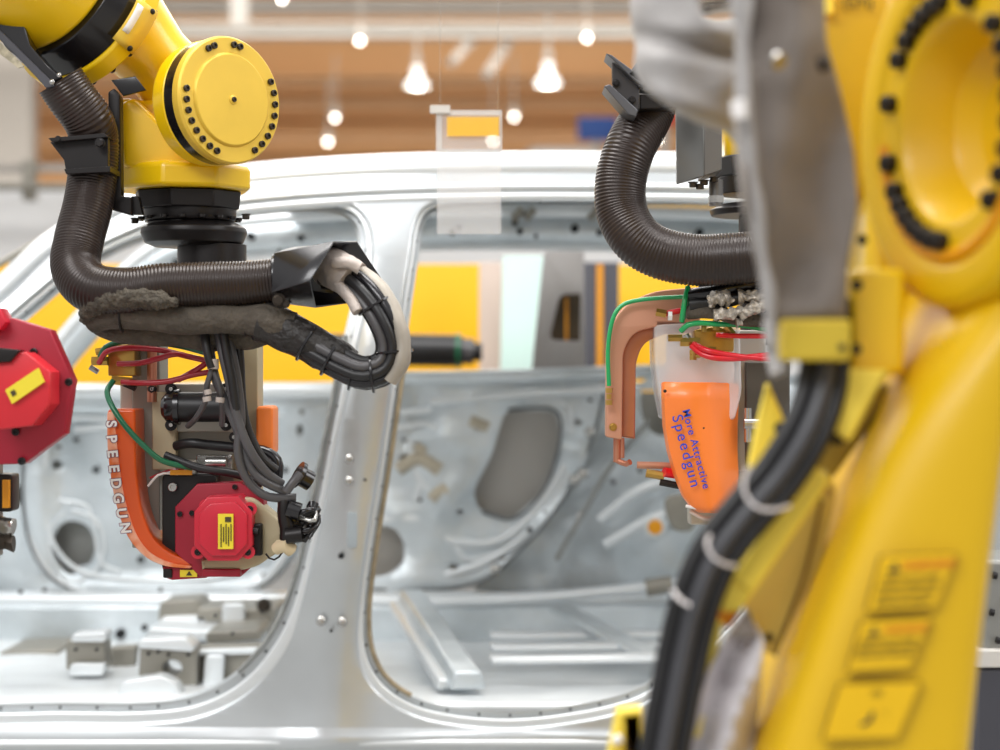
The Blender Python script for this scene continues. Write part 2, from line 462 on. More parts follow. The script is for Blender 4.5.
t = thing('air_duct', 'horizontal grey pipe rail over the white partition at far left', 'pipe', P(0, 188, 12))
MB().tube([(-200, 187, 12), (60, 187, 12), (260, 188, 12)], W(4, 12)).build('pipe', ALUD, t)
MB().pbox(-200, 260, 164, 171, 12.2, .1).build('rail', BEAM, t, smooth=0)
MB().pbox(22, 34, 160, 200, 12.1, .1).build('bracket', ALUD, t, smooth=0)

# black ribbed roller seen through rear window
t = thing('black_hose_end', 'thick black hose end lying before the yellow machine panel', 'hose', P(430, 366, 7.4))
MB().tube([(330, 350, 7.4), (400, 350, 7.4), (462, 351, 7.4)], W(16, 7.4), seg=24).build('hose_body', RUB, t)
MB().tube([(461, 351, 7.4), (474, 352, 7.4)], W(13, 7.4), seg=20).build('coupling', RUBG, t)
MB().tube([(472, 352, 7.4), (482, 352, 7.4)], W(9, 7.4), seg=16).build('plug', BLK, t)
MB().box(P(360,0,7.4).x-.03, P(360,0,7.4).x+.03, 7.37, 7.43, 0, P(0,360,7.4).z).build('support_post', RUBG, t, smooth=0)
ringband(P(458, 351, 7.4), (1,0,0), W(17.5, 7.4), W(4, 7.4), GRND, t, 'green_ring')

# clear hanging sign in front of the roof rail
t = thing('hanging_sign', 'clear hanging sign sheet with a yellow box at its top', 'sign', P(468, 232, 4.75))
MB().plate(rect(437, 501, 112, 234, 2), Y=4.75, th=.004).build('clear_sheet', CLR, t, smooth=0)
MB().pbox(447, 499, 117, 136, 4.74, .004).build('yellow_box', mat('sign_yellow', (250,200,60), .5, alpha=.65), t, smooth=0)
MB().plate([(436, 110), (502, 110), (502, 152), (436, 152)], [[(442, 115), (500, 115), (500, 149), (442, 149)]], Y=4.745, th=.004).build('sign_frame', mat('sign_frame', (225,222,220), .5, alpha=.5), t, smooth=0)
MB().pbox(430, 450, 105, 113, 4.74, .012).build('top_clip', BEAMW, t, smooth=0)
MB().cyl(P(440, 106, 4.745), P(440, -500, 4.745), .0005, seg=6).build('hanging_wire', STL, t)
MB().cyl(P(498, 112, 4.745), P(498, -500, 4.745), .0005, seg=6).build('hanging_wire', STL, t)

# machinery at the right behind the foreground robot
t = thing('grey_machine', 'dark grey machine block at the right edge behind the yellow arm', 'machine', P(1035, 375+CZ*F/4.35, 4.35))
MB().pbox(975, 1090, 668, 375+CZ*F/4.35, 4.35, .3).build('base_block', PANG, t, bevel=.01)
MB().pbox(980, 1090, 560, 652, 4.37, .26).build('body', INN2, t, bevel=.01)
MB().pbox(975, 1090, 650, 668, 4.34, .3).build('ledge', BEAMW, t, bevel=.004)
for (x, y) in ((990, 612), (996, 640), (1004, 600), (993, 575)):
    MB().tube([(x, y, 4.36), (x+4, y+1, 4.36)], W(3.5, 4.36)).build('knob', BLK, t)

# ================================================================== CAR BODY
car = thing('car_body', 'bare silver sheet metal car body with both door openings facing us', 'car', (0, 5.8, 0))
def tumble(x, y):
    t = max(0, min(1.3, (430-y)/260)); d = .17*t**1.6
    d += .05*sstep(690, 760, y)*0
    return d
def skin_dep(x, y):
    d = tumble(x, y)
    # shallow crown over the B pillar
    d -= .018*math.exp(-((x-(385-(y-200)*.115))/26)**2)*sstep(200, 260, y)
    d -= .010*sstep(728, 738, y)-.03*sstep(748, 762, y)
    d += .02*math.sin(min(1, max(0, (y-560)/180))*PI)
    return d
front = sm([(-110, 560), (-112, 470), (-75, 405), (0, 340), (40, 305), (90, 265), (140, 240), (195, 222), (250, 213), (300, 209), (335, 211), (354, 221), (361, 245), (357, 290), (345, 345),
            (328, 430), (312, 510), (297, 575), (276, 628), (240, 672), (195, 696), (140, 703), (60, 703), (-40, 703), (-90, 685), (-108, 640)], 7)
rear = sm([(424, 222), (441, 209), (480, 206), (640, 204), (800, 206), (838, 212), (854, 240), (858, 310), (842, 400), (805, 510), (750, 600), (690, 655), (635, 690), (570, 706), (500, 712), (430, 703),
           (390, 682), (371, 650), (368, 605), (376, 540), (388, 465), (399, 390), (407, 330), (417, 262)], 7)
def gap(p):  # rim is wide at the bottom, slim at top
    return 11+9*sstep(560, 690, p[1])
fr_o = offs(front, gap); re_o = offs(rear, lambda p: 8+8*sstep(600, 690, p[1]))
fr_m = offs(front, lambda p: gap(p)*.45); re_m = offs(rear, lambda p: (8+8*sstep(600, 690, p[1]))*.45)
outline = [(-360, 800), (-360, 430), (-200, 385), (-60, 338), (0, 302), (53, 252), (104, 222), (160, 199), (250, 182), (400, 172), (600, 170), (800, 176), (960, 200), (1080, 260), (1230, 300), (1250, 560), (1250, 800)]
outline = [(-360, 800)]+[(v.x, v.y) for v in catmull([V((p[0], p[1], 0)) for p in outline[1:-1]], 8)]+[(1250, 800)]
_side = MB().plate(outline, [fr_o, re_o], Y=5.0, th=.016, bev=.007, dep=skin_dep, grid=16, bres=3).build('side_panel', BODY, car, smooth=50)
# stepped bright rim and inner flange
for nm, a, c in (('front_door_rim', offs(fr_o, 4), front), ('rear_door_rim', offs(re_o, 4), rear)):
    mid = fr_m if 'front' in nm else re_m
    MB().plate(a, [mid], Y=5.0, th=.014, bev=.006, dep=lambda x, y: tumble(x, y)+.018, grid=24, bres=3).build(nm, BODYW, car, smooth=50)
for nm, a, c in (('front_door_flange', offs(front, 9), front), ('rear_door_flange', offs(rear, 7), rear)):
    MB().plate(a, [c], Y=5.0, th=.006, dep=lambda x, y: tumble(x, y)+.05, grid=24).build(nm, ALUD if 0 else BODY, car, smooth=50)
# side wall of the opening going inwards (inner frame)
MB().plate(offs(front, 26), [offs(front, -3)], Y=5.0, th=.008, dep=lambda x, y: tumble(x, y)+.12, grid=24).build('front_door_inner_frame', INNW, car, smooth=50)
MB().plate(offs(rear, 22), [offs(rear, -1)], Y=5.0, th=.008, dep=lambda x, y: tumble(x, y)+.12, grid=24).build('rear_door_inner_frame', INNW, car, smooth=50)
# beige seam along the lower left edge of the rear opening and along front opening right edge
seam = [(x, y) for (x, y) in rear if x < 430 and 330 < y < 700]
seam = sorted(seam, key=lambda p: p[1])
MB().tube([(x+1.5, y, 5.04+tumble(x, y)) for x, y in seam[::3]], W(2.6, 5.04)).build('rear_door_seam', SEAL, car)
seam = sorted([(x, y) for (x, y) in front if x > 225 and 330 < y < 690], key=lambda p: p[1])
MB().tube([(x-2, y, 5.04+tumble(x, y)) for x, y in seam[::3]], W(2.4, 5.04)).build('front_door_seam', mat('seam_grey', (150,152,150), .6, 0, .3, 30), car)
# spot weld holes in the flanges
b = MB()
for lp in (offs(front, 4.5), offs(rear, 3.5)):
    acc = 0
    for i in range(len(lp)):
        q = lp[i]; acc += math.hypot(q[0]-lp[i-1][0], q[1]-lp[i-1][1])
        if acc > 26:
            acc = 0; c = P(q[0], q[1], 5.044+tumble(*q)); b.cyl(c, c+V((0, .003, 0)), .0035, seg=8)
b.build('flange_holes', DARK, car, smooth=0, kind='stuff')
# roof rail: stacked swept rails
arc = [(-360, 425), (-200, 379), (-60, 330), (0, 297), (53, 249), (104, 219), (160, 196), (250, 180), (400, 170), (600, 168), (800, 174), (960, 200), (1080, 262)]
def rail(dy, r, Y, m, nm, flat=1.0, x0=-999):
    MB().tube([(x, y+dy, Y) for x, y in arc if x > x0], W(r, Y), seg=20, step=.03, flat=flat).build(nm, m, car, smooth=60)
rail(2, 19, 5.24, BODYW, 'roof_rail', 1.5)
rail(20, 5.5, 5.15, BODY, 'roof_gutter')
rail(29, 5, 5.15, BODYW, 'roof_lower_rail', 1.2)
rail(24, 3, 5.2, INN2, 'roof_channel')
# roof skin
rows = []
for j in range(9):
    Yj = 5.3+j*.16
    rows.append([V(((i-500)*5.24/F, Yj, P(0, 160+20*((i-600)/420)**2, 5.24).z+.012*math.sin(j/8*PI)-.02)) for i in range(250, 1000, 50)])
MB().grid(rows).build('roof_panel', BODYW, car, smooth=80, solid=.004)
# sill below
MB().tube([(-360, 744, 5.0), (500, 743, 5.0), (1250, 742, 5.0)], W(4.5, 5), seg=16, step=.2).build('sill_ridge', BODYW, car, smooth=60)
# B pillar bolts, slots
for (x, y, r) in ((349, 459, 4.5), (349, 481, 4.5), (321, 621, 5), (342, 622, 5)):
    c = P(x, y, 4.985+skin_dep(x, y)*.6); bolt(_side, c, (0,-1,0), W(r, 5), STL, 'dome', 'pillar_bolt')
b = MB()
for (x, y, r) in ((341, 556, 3), (331, 631, 1.6), (365, 480, 1.5)):
    c = P(x, y, 4.975+skin_dep(x, y)); b.cyl(c, c+V((0, .01, 0)), W(r, 5), seg=14)
b.build('pillar_hole', DARK, car, smooth=0)
MB().plate(rect(347, 357, 512, 548, 3), Y=4.983, th=.004, bev=.001).build('pillar_pad', mat('pad_grey', (170,180,186), .5), car)

# ---- far side of the body (inner faces)
YF = 6.6
def fardep(x, y): return -.16*(max(0, min(1, (400-y)/190)))**1.5
# far roof rail
def frail(dy, r, Y, m, nm):
    pts = [(-420, 520), (-260, 470), (-80, 430), (20, 395), (70, 340), (110, 296), (160, 256), (230, 236), (330, 228), (470, 224), (640, 226), (780, 232), (900, 252), (980, 320)]
    MB().tube([(x, y+dy, Y) for x, y in pts], W(r, Y), seg=14, step=.04, flat=.8).build(nm, m, car, smooth=60)
frail(4, 17, 6.35, INN, 'far_roof_rail')
frail(-13, 6, 6.2, INNW, 'far_roof_flange')
frail(22, 4.5, 6.36, BODYW, 'far_window_flange')
b = MB()
for (x, y, r) in ((452, 232, 3), (459, 227, 2), (520, 231, 3), (536, 236, 2), (515, 222, 3), (575, 228, 4), (600, 232, 3), (300, 238, 3), (250, 236, 4), (175, 262, 3), (210, 248, 3), (700, 232, 4), (280, 252, 3)):
    c = P(x, y, 6.25); b.cyl(c, c+V((0, .05, 0)), W(r, 6.25), seg=12)
b.build('rail_hole', DARK, car, smooth=0)
for (x, y) in ((518, 214), (530, 214), (594, 214)):
    MB().box(*(lambda c: (c.x-.012, c.x+.012, 6.12, 6.2, c.z-.02, c.z+.02))(P(x, y, 6.15)), rot=Matrix.Rotation(.7, 3, 'Y')).build('roof_clip', ALUD, car, smooth=0)
# windscreen pillar far
MB().tube([(150, 262, 6.42), (110, 305, 6.42), (70, 355, 6.42), (25, 410, 6.42)], W(9, 6.4), seg=12, flat=.7).build('far_windscreen_pillar', INN, car, smooth=60)
MB().tube([(-60, 300, 6.3), (0, 264, 6.3), (60, 230, 6.3), (120, 205, 6.2)], W(3.5, 6.3), seg=8).build('windscreen_bar', ALUD, car)

# far front door inner panel
fd = rp([(-230, 398, 10), (40, 392, 10), (335, 392, 8), (322, 470, 20), (300, 560, 30), (255, 592, 20), (30, 594, 30), (-230, 594, 10)], 10)
holeA = sm([(60, 526), (72, 521), (88, 527), (95, 545), (90, 563), (80, 566), (74, 574), (66, 572), (58, 562), (52, 545)], 4)
slot = sm([(118, 455), (138, 440), (150, 500), (148, 535), (128, 500)], 4)
holes = [holeA, slot, circ(59, 447, 2.6), circ(57, 465, 5), circ(88, 605-30, 2), circ(225, 556, 4, 10, 3), circ(264, 576, 3), circ(18, 495, 4, 12, 10), circ(250, 470, 4), circ(300, 430, 3, 10, 6), circ(302, 412, 3)]
def ddep(x, y):
    # recessed field inside a rounded rectangle, pressed ridges
    a = min(sstep(40, 62, x)*1.0, sstep(592, 566, y) if 0 else 1-sstep(566, 592, y), 1-sstep(262, 290, x), sstep(404, 420, y))
    return .028*a+.006*math.sin(x*.05)*math.sin(y*.06)
MB().plate(fd, holes, Y=YF, th=.008, bev=.003, dep=ddep, grid=11).build('far_front_door_inner', INN, car, smooth=60)
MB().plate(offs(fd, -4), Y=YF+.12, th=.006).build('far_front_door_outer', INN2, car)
def beads(lst, Y, nm, m=INNW, closed=False):
    b = MB()
    for pts, r in lst:
        if closed: pts = pts+[pts[0]]
        b.tube([(x, y, Y) for x, y in pts], W(r, Y), seg=10, step=.025, flat=.6)
    return b.build(nm, m, car, smooth=60)
beads([([(30, 420), (24, 480), (32, 545), (62, 584), (120, 597), (200, 598), (262, 582), (290, 540), (306, 470)], 4),
       ([(50, 425), (44, 480), (50, 535), (75, 568), (120, 579), (200, 580), (250, 566), (274, 530), (285, 470)], 2.5),
       ([(60, 500), (90, 510), (100, 560), (120, 572)], 2), ([(75, 430), (120, 428), (165, 450), (160, 500)], 3), ([(180, 560), (215, 545), (250, 500), (262, 440)], 3), ([(30, 425), (70, 418), (130, 420), (300, 415)], 2.5), ([(64, 512), (50, 530), (52, 560), (70, 582), (96, 570), (104, 545), (96, 520), (72, 510)], 2)], YF+.01, 'door_bead', INNW)
MB().tube([(-230, 396, YF-.05), (0, 392, YF-.05), (340, 390, YF-.05)], W(8, YF), seg=14, step=.1).build('far_front_belt_rail', BODYW, car)
# far rear door
rd = rp([(374, 382, 4), (610, 378, 10), (596, 440, 30), (566, 500, 40), (520, 556, 40), (470, 588, 30), (366, 592, 10)], 10)
big = rp([(505, 411), (556, 411), (562, 440), (545, 490), (512, 519), (480, 512), (473, 492), (492, 455)], 8)
cres = rp([(372, 524), (395, 528), (404, 542), (404, 562), (390, 574), (370, 578)], 6)
rholes = [big, cres, circ(404, 440, 2.5), circ(404, 458, 4.5), circ(460, 512, 3), circ(501, 556, 5), circ(454, 567, 5, 12, 3), circ(478, 430, 3), circ(567, 408, 2.4), circ(578, 422, 3.4)]
def rdep(x, y):
    n = noise.noise(V((x*.03, y*.03, 0)))
    return .012*math.sin(x*.045+y*.02)+.02*n
_rdoor = MB().plate(rd, rholes, Y=YF, th=.008, bev=.003, dep=rdep, grid=11).build('far_rear_door_inner', INN, car, smooth=60)
MB().plate(offs(rd, -3), Y=YF+.09, th=.006).build('far_rear_door_outer', mat('door_outer_inside', (176,172,166), .5, .1, .15, 3), car)
beads([([(396, 428), (430, 425), (462, 448), (480, 430), (500, 425)], 3), ([(380, 520), (430, 520), (450, 540), (500, 540), (540, 505), (572, 455)], 5),
       ([(415, 500), (430, 470), (470, 470), (476, 480)], 4), ([(410, 440), (420, 480), (440, 495)], 5), ([(408, 545), (420, 530), (445, 535)], 3), ([(500, 402), (560, 400), (572, 430), (560, 480)], 2.5), ([(455, 545), (470, 560), (520, 545)], 2.5), ([(430, 580), (490, 560), (540, 520), (575, 465)], 4)], YF+.005, 'rear_door_bead', INNW)
for _b in (([(398, 470), (418, 458), (440, 470)], 7), ([(432, 500), (445, 488), (450, 500)], 7), ([(470, 420), (488, 428)], 6), ([(415, 445), (425, 452)], 5)): beads([_b], YF-.005, 'primer_patch', TAN)
for (x, y) in ((575, 480), (583, 474), (495, 570), (590, 432)):
    bolt(_rdoor, P(x, y, YF-.03), (0,-1,0), W(6, YF), STL, 'dome', 'door_stud')
SEALD = mat('dark_seal_line', (120,124,126), .6, 0, .3, 20)
MB().tube([(30, 398, YF-.012), (22, 480, YF-.012), (30, 545, YF-.012), (60, 584, YF-.012), (120, 599, YF-.012), (200, 600, YF-.012), (268, 584, YF-.012), (298, 540, YF-.012), (318, 470, YF-.012)], W(1.6, YF), seg=8).build('door_seal', SEALD, car)
MB().tube([(606, 384, YF-.012), (592, 440, YF-.012), (562, 500, YF-.012), (516, 554, YF-.012), (468, 586, YF-.012), (366, 590, YF-.012)], W(1.8, YF), seg=8).build('door_seal', SEALD, car)
MB().tube([(508, 410, YF-.012), (554, 410, YF-.012), (560, 440, YF-.012), (544, 489, YF-.012), (514, 518, YF-.012), (482, 512, YF-.012)], W(1.6, YF), seg=8).build('hole_edge', SEALD, car)
b = MB()
for (x, y, r) in ((75, 440, 2), (95, 470, 3), (190, 440, 2.5), (205, 520, 3), (140, 560, 3), (235, 530, 2), (285, 470, 3), (288, 512, 2.5), (20, 440, 2), (420, 500, 2), (448, 456, 2), (530, 530, 3), (545, 512, 2), (590, 400, 2), (415, 575, 2)):
    c = P(x, y, YF-.004); b.cyl(c, c+V((0, .03, 0)), W(r, YF), seg=10)
b.build('panel_hole', DARK, car, smooth=0, kind='stuff')
MB().tube([(366, 378, YF-.05), (480, 377, YF-.05), (700, 370, YF-.05)], W(7, YF), seg=14, step=.1).build('far_rear_belt_rail', INN, car)
MB().tube([(430, 402, YF-.06), (520, 394, YF-.06), (640, 388, YF-.06)], W(4.5, YF), seg=14, step=.1).build('far_rear_belt_ridge', BODYW, car)
MB().tube([(400, 413, YF-.03), (432, 410, YF-.03)], W(3.5, YF), seg=12).build('belt_tab', BODYW, car)
# far rear quarter: pillar with dark window hole
qp = rp([(544, 250, 6), (584, 250, 2), (586, 384, 2), (530, 386, 6)], 4)
qh = rp([(560, 294, 8), (581, 294, 2), (580, 341, 2), (549, 340, 8)], 5)
MB().plate(qp, [qh], Y=6.75, th=.02, bev=.004).build('far_rear_pillar', mat('pillar_grey', (176,172,170), .45, .3, .1, 3), car)
MB().pbox(549, 582, 290, 345, 6.8, .02).build('pillar_recess', mat('recess_brown', (82,70,52), .6), car, smooth=0)
MB().pbox(565, 568, 298, 352, 6.78, .01).build('pillar_strap', PANO, car, smooth=0)
qq = rp([(600, 384, 4), (900, 370, 10), (960, 480, 10), (960, 640, 10), (420, 640, 20), (470, 594, 20), (510, 545, 40), (545, 495, 40), (578, 440, 30)], 10)
def qdep(x, y):
    r = math.hypot(x-735, (y-560)*1.0)
    return -.32*sstep(250, 90, r) if 0 else (-.30*(1-sstep(60, 190, r)) + .02*noise.noise(V((x*.03, y*.03, 3))))
MB().plate(qq, [rect(640, 690, 340, 415, 14) if 0 else circ(662, 402, 22, 18, 34), circ(622, 449, 3.4), circ(640, 470, 3), circ(613, 482, 3), circ(580, 516, 3)], Y=6.72, th=.008, bev=.002, dep=qdep, grid=11).build('far_quarter_inner', INN, car, smooth=60)
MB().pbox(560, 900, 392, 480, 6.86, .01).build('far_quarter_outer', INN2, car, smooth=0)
MB().tube([(556, 560, 6.5), (585, 510, 6.5), (612, 465, 6.5), (650, 420, 6.5)], W(2.5, 6.5), seg=8).build('quarter_seam', INN2, car)
MB().tube([(600, 520, 6.45), (640, 490, 6.4), (690, 475, 6.4)], W(5, 6.5), seg=10, flat=.6).build('wheelhouse_bead', INNW, car)
MB().tube([(605, 545, 6.4), (650, 520, 6.35), (700, 505, 6.35)], W(5, 6.5), seg=10, flat=.6).build('wheelhouse_bead', INNW, car)
c = P(655, 527, 6.2); 
MB().lathe(c, (0,-1,0), [(0, W(11, 6.2)), (.006, W(10, 6.2))], 24).build('grommet_rim', BODYW, car, smooth=30)
MB().lathe(c+V((0,-.006,0)), (0,-1,0), [(0, W(7.5, 6.2)), (.012, W(6.5, 6.2))], 20).build('orange_grommet', mat('grommet_orange', (240,160,0), .4), car)
MB().plate(sm([(665, 500), (685, 495), (696, 512), (692, 530), (672, 528)], 5), Y=6.25, th=.02, bev=.006).build('wheelhouse_pad', ALUD, car)

# ---- floor
def fz(x, Y):
    z = .395+.016*math.sin(x*22)*0
    z += .012*(1 if (math.sin(x*16) > .3) else 0)
    z += .10*math.exp(-((Y-5.85)/.14)**4)*0.9      # tunnel
    return z
rows = []
for j in range(40):
    Yj = 5.14+j*(6.56-5.14)/39
    rows.append([V((-2.3+i*.04, Yj, .325+.012*sstep(.1, .35, abs(math.sin((Yj-5.1)*9)))+.006*noise.noise(V((i*.3, j*.3, 0))))) for i in range(108)])
MB().grid(rows).build('floor_pan', INNW, car, smooth=60, solid=.003)
MB().box(-2.3, 2.0, 6.40, 6.55, .40, .475).build('far_sill_box', BODYW, car, bevel=.02, bseg=3)
MB().box(-2.3, 2.0, 5.07, 5.20, .25, .345).build('near_sill_box', INNW, car, bevel=.012)
MB().box(-2.3, 2.0, 6.30, 6.40, .32, .45).build('far_floor_step', INN, car, bevel=.01)
b = MB()
for (x, y, r) in ((90, 640, 4), (120, 634, 5), (144, 628, 3), (20, 592, 2), (55, 652, 2), (44, 590, 2), (160, 590, 2)):
    c = P(x, y, 6.285); MB().cyl(c, c+V((0, .02, 0)), W(r, 6.28), seg=12).build('floor_hole', DARK, car, smooth=0)
# seat brackets in the front footwell
def bracket(pts, Y, th, m, nm='seat_bracket', bev=.004, hs=()):
    return MB().plate(rp(pts, 4), hs, Y=Y, th=th, bev=bev).build(nm, m, car)
bracket([(66, 640), (104, 640), (106, 672), (66, 671)], 5.55, .10, ALUD)
bracket([(72, 634), (106, 632), (106, 642), (70, 642)], 5.52, .10, BODYW)
bracket([(140, 645), (186, 643), (196, 652), (196, 688), (138, 690)], 5.4, .12, ALUD, hs=[circ(172, 668, 10, 14, 8)])
bracket([(138, 640), (184, 638), (194, 648), (192, 652), (138, 648)], 5.38, .12, BODYW)
bracket([(160, 602), (196, 600), (206, 612), (206, 622), (158, 622)], 6.1, .2, ALUD)
bracket([(160, 618), (206, 616), (206, 624), (160, 626)], 6.05, .25, BODYW)
bracket([(196, 609), (272, 607), (276, 620), (196, 622)], 6.05, .25, ALUD)
bracket([(148, 628), (262, 634), (262, 642), (148, 640)], 5.85, .45, BODYW)
bracket([(195, 646), (262, 644), (258, 690), (196, 688)], 5.5, .05, ALUD)
bracket([(196, 650), (258, 648), (256, 654), (196, 656)], 5.47, .05, BODYW)
bracket([(122, 682), (160, 676), (176, 684), (182, 697), (118, 697)], 5.25, .08, BODYW)
bracket([(205, 656), (224, 656), (222, 690), (202, 690)], 5.44, .03, BODYW, 'bracket_gusset')
bracket([(222, 604), (244, 604), (244, 642), (222, 642)], 5.95, .03, BODYW, 'bracket_gusset')
b = MB()
for (x, y) in ((148, 654), (158, 652), (168, 655), (188, 655), (75, 650), (96, 650), (215, 616), (232, 634), (262, 612)):
    c = P(x, y, 5.39); b.cyl(c, c+V((0, .02, 0)), W(1.6, 5.39), seg=8)
b.build('bracket_hole', DARK, car, smooth=0)
bolt(car, P(264, 605, 6.0), (0,-1,0), W(6, 6), STLD, 'hex', 'seat_bolt')
bracket([(0, 652), (56, 650), (58, 655), (0, 657)], 6.0, .3, ALUD, 'floor_ridge')
bracket([(108, 648), (136, 646), (134, 668), (110, 670)], 5.75, .06, ALUD, 'bracket_gusset')
bracket([(70, 664), (105, 664), (103, 676), (68, 676)], 5.5, .04, BODYW, 'bracket_gusset')
bracket([(206, 632), (258, 630), (262, 640), (206, 644)], 5.7, .3, ALUD)
bracket([(236, 610), (276, 608), (272, 632), (240, 634)], 6.0, .3, ALUD)
# rear footwell cross member and ribs
def beam3(a, c, w, h, m, nm):
    a = V(a); c = V(c); d = (c-a).normalized(); n = V((0,0,1)).cross(d).normalized()*w/2; u = V((0,0,h))
    vs = [a-n, a+n, a+n*.7+u, a-n*.7+u, c-n, c+n, c+n*.7+u, c-n*.7+u]
    return MB().add(vs, [(0,1,2,3),(4,5,6,7),(0,1,5,4),(1,2,6,5),(2,3,7,6),(3,0,4,7)]).build(nm, m, car, bevel=.008)
beam3(P(468, 690, 5.2), P(412, 605, 6.1), .10, .05, INN, 'floor_cross_member')
beam3(P(445, 690, 5.25), P(396, 610, 6.1), .05, .03, BODYW, 'floor_rib')
for k, y in enumerate((640, 655, 672)):
    Yk = 5.9-k*.25
    beam3((P(490, 0, Yk).x, Yk, .40), (P(690, 0, Yk).x, Yk+.05, .40), .07, .022, BODYW, 'floor_rib')
beam3(P(560, 610, 6.2), P(655, 660, 5.5), .09, .02, INN, 'floor_rib')
MB().tube([(430, 602, 6.3), (560, 596, 6.3), (760, 575, 6.3)], W(6, 6.3), seg=12, step=.05).build('rear_sill_tube', BODYW, car)
MB().tube([(646, 588, 6.2), (672, 584, 6.2)], W(9, 6.2), seg=14).build('sill_end_cap', ALUD, car)
# simple front/rear closing sheets so the body reads as a shell from the side
MB().box(-2.45, -2.3, 5.1, 6.6, .3, 1.1).build('firewall', INN, car, bevel=.02)
MB().box(1.75, 1.9, 5.15, 6.6, .3, 1.05).build('rear_bulkhead', INN, car, bevel=.02)
# trolley stand under body
st = thing('assembly_skid', 'grey steel skid carrying the car body', 'skid', (0, 5.8, 0))
for yy in (5.3, 6.3):
    MB().box(-2.3, 1.9, yy-.05, yy+.05, .18, .27).build('skid_rail', ALUD, st, bevel=.005)
for xx in (-1.8, 1.4):
    MB().box(xx-.05, xx+.05, 5.25, 6.35, .1, .18).build('skid_cross_beam', ALUD, st, bevel=.005)
    for yy in (5.3, 6.3): MB().box(xx-.06, xx+.06, yy-.06, yy+.06, 0, .1).build('skid_foot', BLK, st, bevel=.005)
# ================================================================== LEFT ROBOT
Y0 = 4.0
rob = thing('industrial_robot', 'yellow industrial robot wrist reaching in at upper left, round bolted cover facing us', 'robot', P(195, 262, Y0))
d = V((.52, .75, -.41)).normalized()
ringc = P(86, 10, 4.0)
k = W(1, 4.0)
MB().lathe(ringc, d, [(-330*k, 60*k), (-200*k, 72*k), (-110*k, 76*k), (-62*k, 77*k), (-46*k, 76*k), (-40*k, 70*k)], 64).build('forearm', YEL, rob, bevel=.004)
MB().lathe(ringc, d, [(-42*k, 72*k), (-40*k, 79*k), (-6*k, 82*k), (-4*k, 78*k)], 64).build('black_ring', BLKG, rob, bevel=.002)
MB().lathe(ringc, d, [(-6*k, 84*k), (-4*k, 86*k), (14*k, 86*k), (18*k, 80*k), (22*k, 56*k)], 64).build('wrist_flange', YEL, rob, bevel=.002)
# bolts around the flange
e1 = d.cross(V((0,0,1))).normalized(); e2 = d.cross(e1).normalized()
for i in range(20):
    a = 2*PI*i/20
    bolt(rob, ringc+d*18*k+(e1*math.cos(a)+e2*math.sin(a))*77*k, d, 3.4*k, BLK, 'socket', 'flange_bolt')
for i in range(5):
    a = math.radians(128+i*9)
    r_ = e1*math.cos(a)+e2*math.sin(a)
    if r_.y > 0: r_ = -r_
    bolt(rob, ringc-d*24*k+r_*80*k, r_, 2.6*k, STL, 'dome', 'ring_screw')
# label plate on the flange (white strip with tiny marks)
lp_ = MB()
def onring(a, t, r): return ringc+d*t*k+(e1*math.cos(a)+e2*math.sin(a))*r*k
# choose the angle whose point projects near (140,30)
def proj(p): return (500+p.x*F/p.y, 375-(p.z-CZ)*F/p.y)
best = min(range(360), key=lambda q: (proj(onring(math.radians(q), 4, 87))[0]-140)**2+(proj(onring(math.radians(q), 4, 87))[1]-28)**2+(1e5 if onring(math.radians(q), 4, 87).y > ringc.y else 0))
rows = [[onring(math.radians(best+a), t, 88) for t in (-14, 15)] for a in range(-16, 17, 4)]
lp_.grid(rows).build('ring_plate', YELP, rob, solid=.003)
rows = [[onring(math.radians(best+a), t, 89) for t in (-12, -4)] for a in range(-12, 9, 4)]
MB().grid(rows).build('white_strip', INKW, rob, solid=.002)
for a in (-14, 14): bolt(rob, onring(math.radians(best+a), 8, 88.5), onring(math.radians(best+a), 8, 88)-onring(math.radians(best+a), 8, 0), 3*k, BLK, 'dome', 'plate_screw')
# neck and fork housing
MB().lathe(P(120, 20, 4.02), P(185, 92, 4.08)-P(120, 20, 4.02), [(0, 48*k), (50*k, 38*k), (100*k, 40*k), (120*k, 38*k)], 40).build('wrist_neck', YEL, rob, bevel=.004)
b = MB().plate(rp([(116, 96), (150, 100), (212, 66), (214, 150), (206, 168), (119, 172), (117, 150)], 10), Y=4.0, th=.17, bev=.02, bres=4)
b.build('wrist_housing', YEL, rob, smooth=50)
MB().plate(rp([(134, 96), (160, 122), (200, 150), (200, 170), (122, 168), (118, 104)], 8), Y=3.975, th=.05, bev=.012, bres=4).build('housing_rib', YEL, rob, smooth=50)
MB().plate([(111, 80), (135, 76), (146, 90), (123, 96)], Y=3.93, th=.01, bev=.002).build('black_cover_plate', BLKG, rob)
# round bolted cover
da = V((.72, -.69, .02)).normalized(); fc = P(231, 100, 3.90)
R = 62*k
MB().lathe(fc, da, [(-52*k, R*.86), (-46*k, R*.97), (-26*k, R)], 72).build('cover_back', YEL, rob, bevel=.003)
MB().lathe(fc, da, [(-26*k, R*.985), (-12*k, R*.985)], 72).build('cover_black_band', BLKG, rob)
_cov = MB().lathe(fc, da, [(-12*k, R*1.0), (-3*k, R*1.01), (0, R*.98), (0, R*.74), (1.5*k, R*.73), (3*k, R*.71), (3.2*k, R*.05)], 72).build('round_cover', YELP, rob, bevel=.001)
f1 = V((0,0,1)); f1 = (f1-da*f1.dot(da)).normalized(); f2 = da.cross(f1).normalized()
def disc(a, r, t=0): a = math.radians(a); return fc+da*t*k+(f1*math.cos(a)+f2*math.sin(a))*r
for a in (-12, -4, 22, 30):   # top pairs (angle measured from up towards the right when seen from the camera)
    bolt(_cov, disc(a, R*.88), da, 3.3*k, STLD, 'socket', 'cover_bolt')
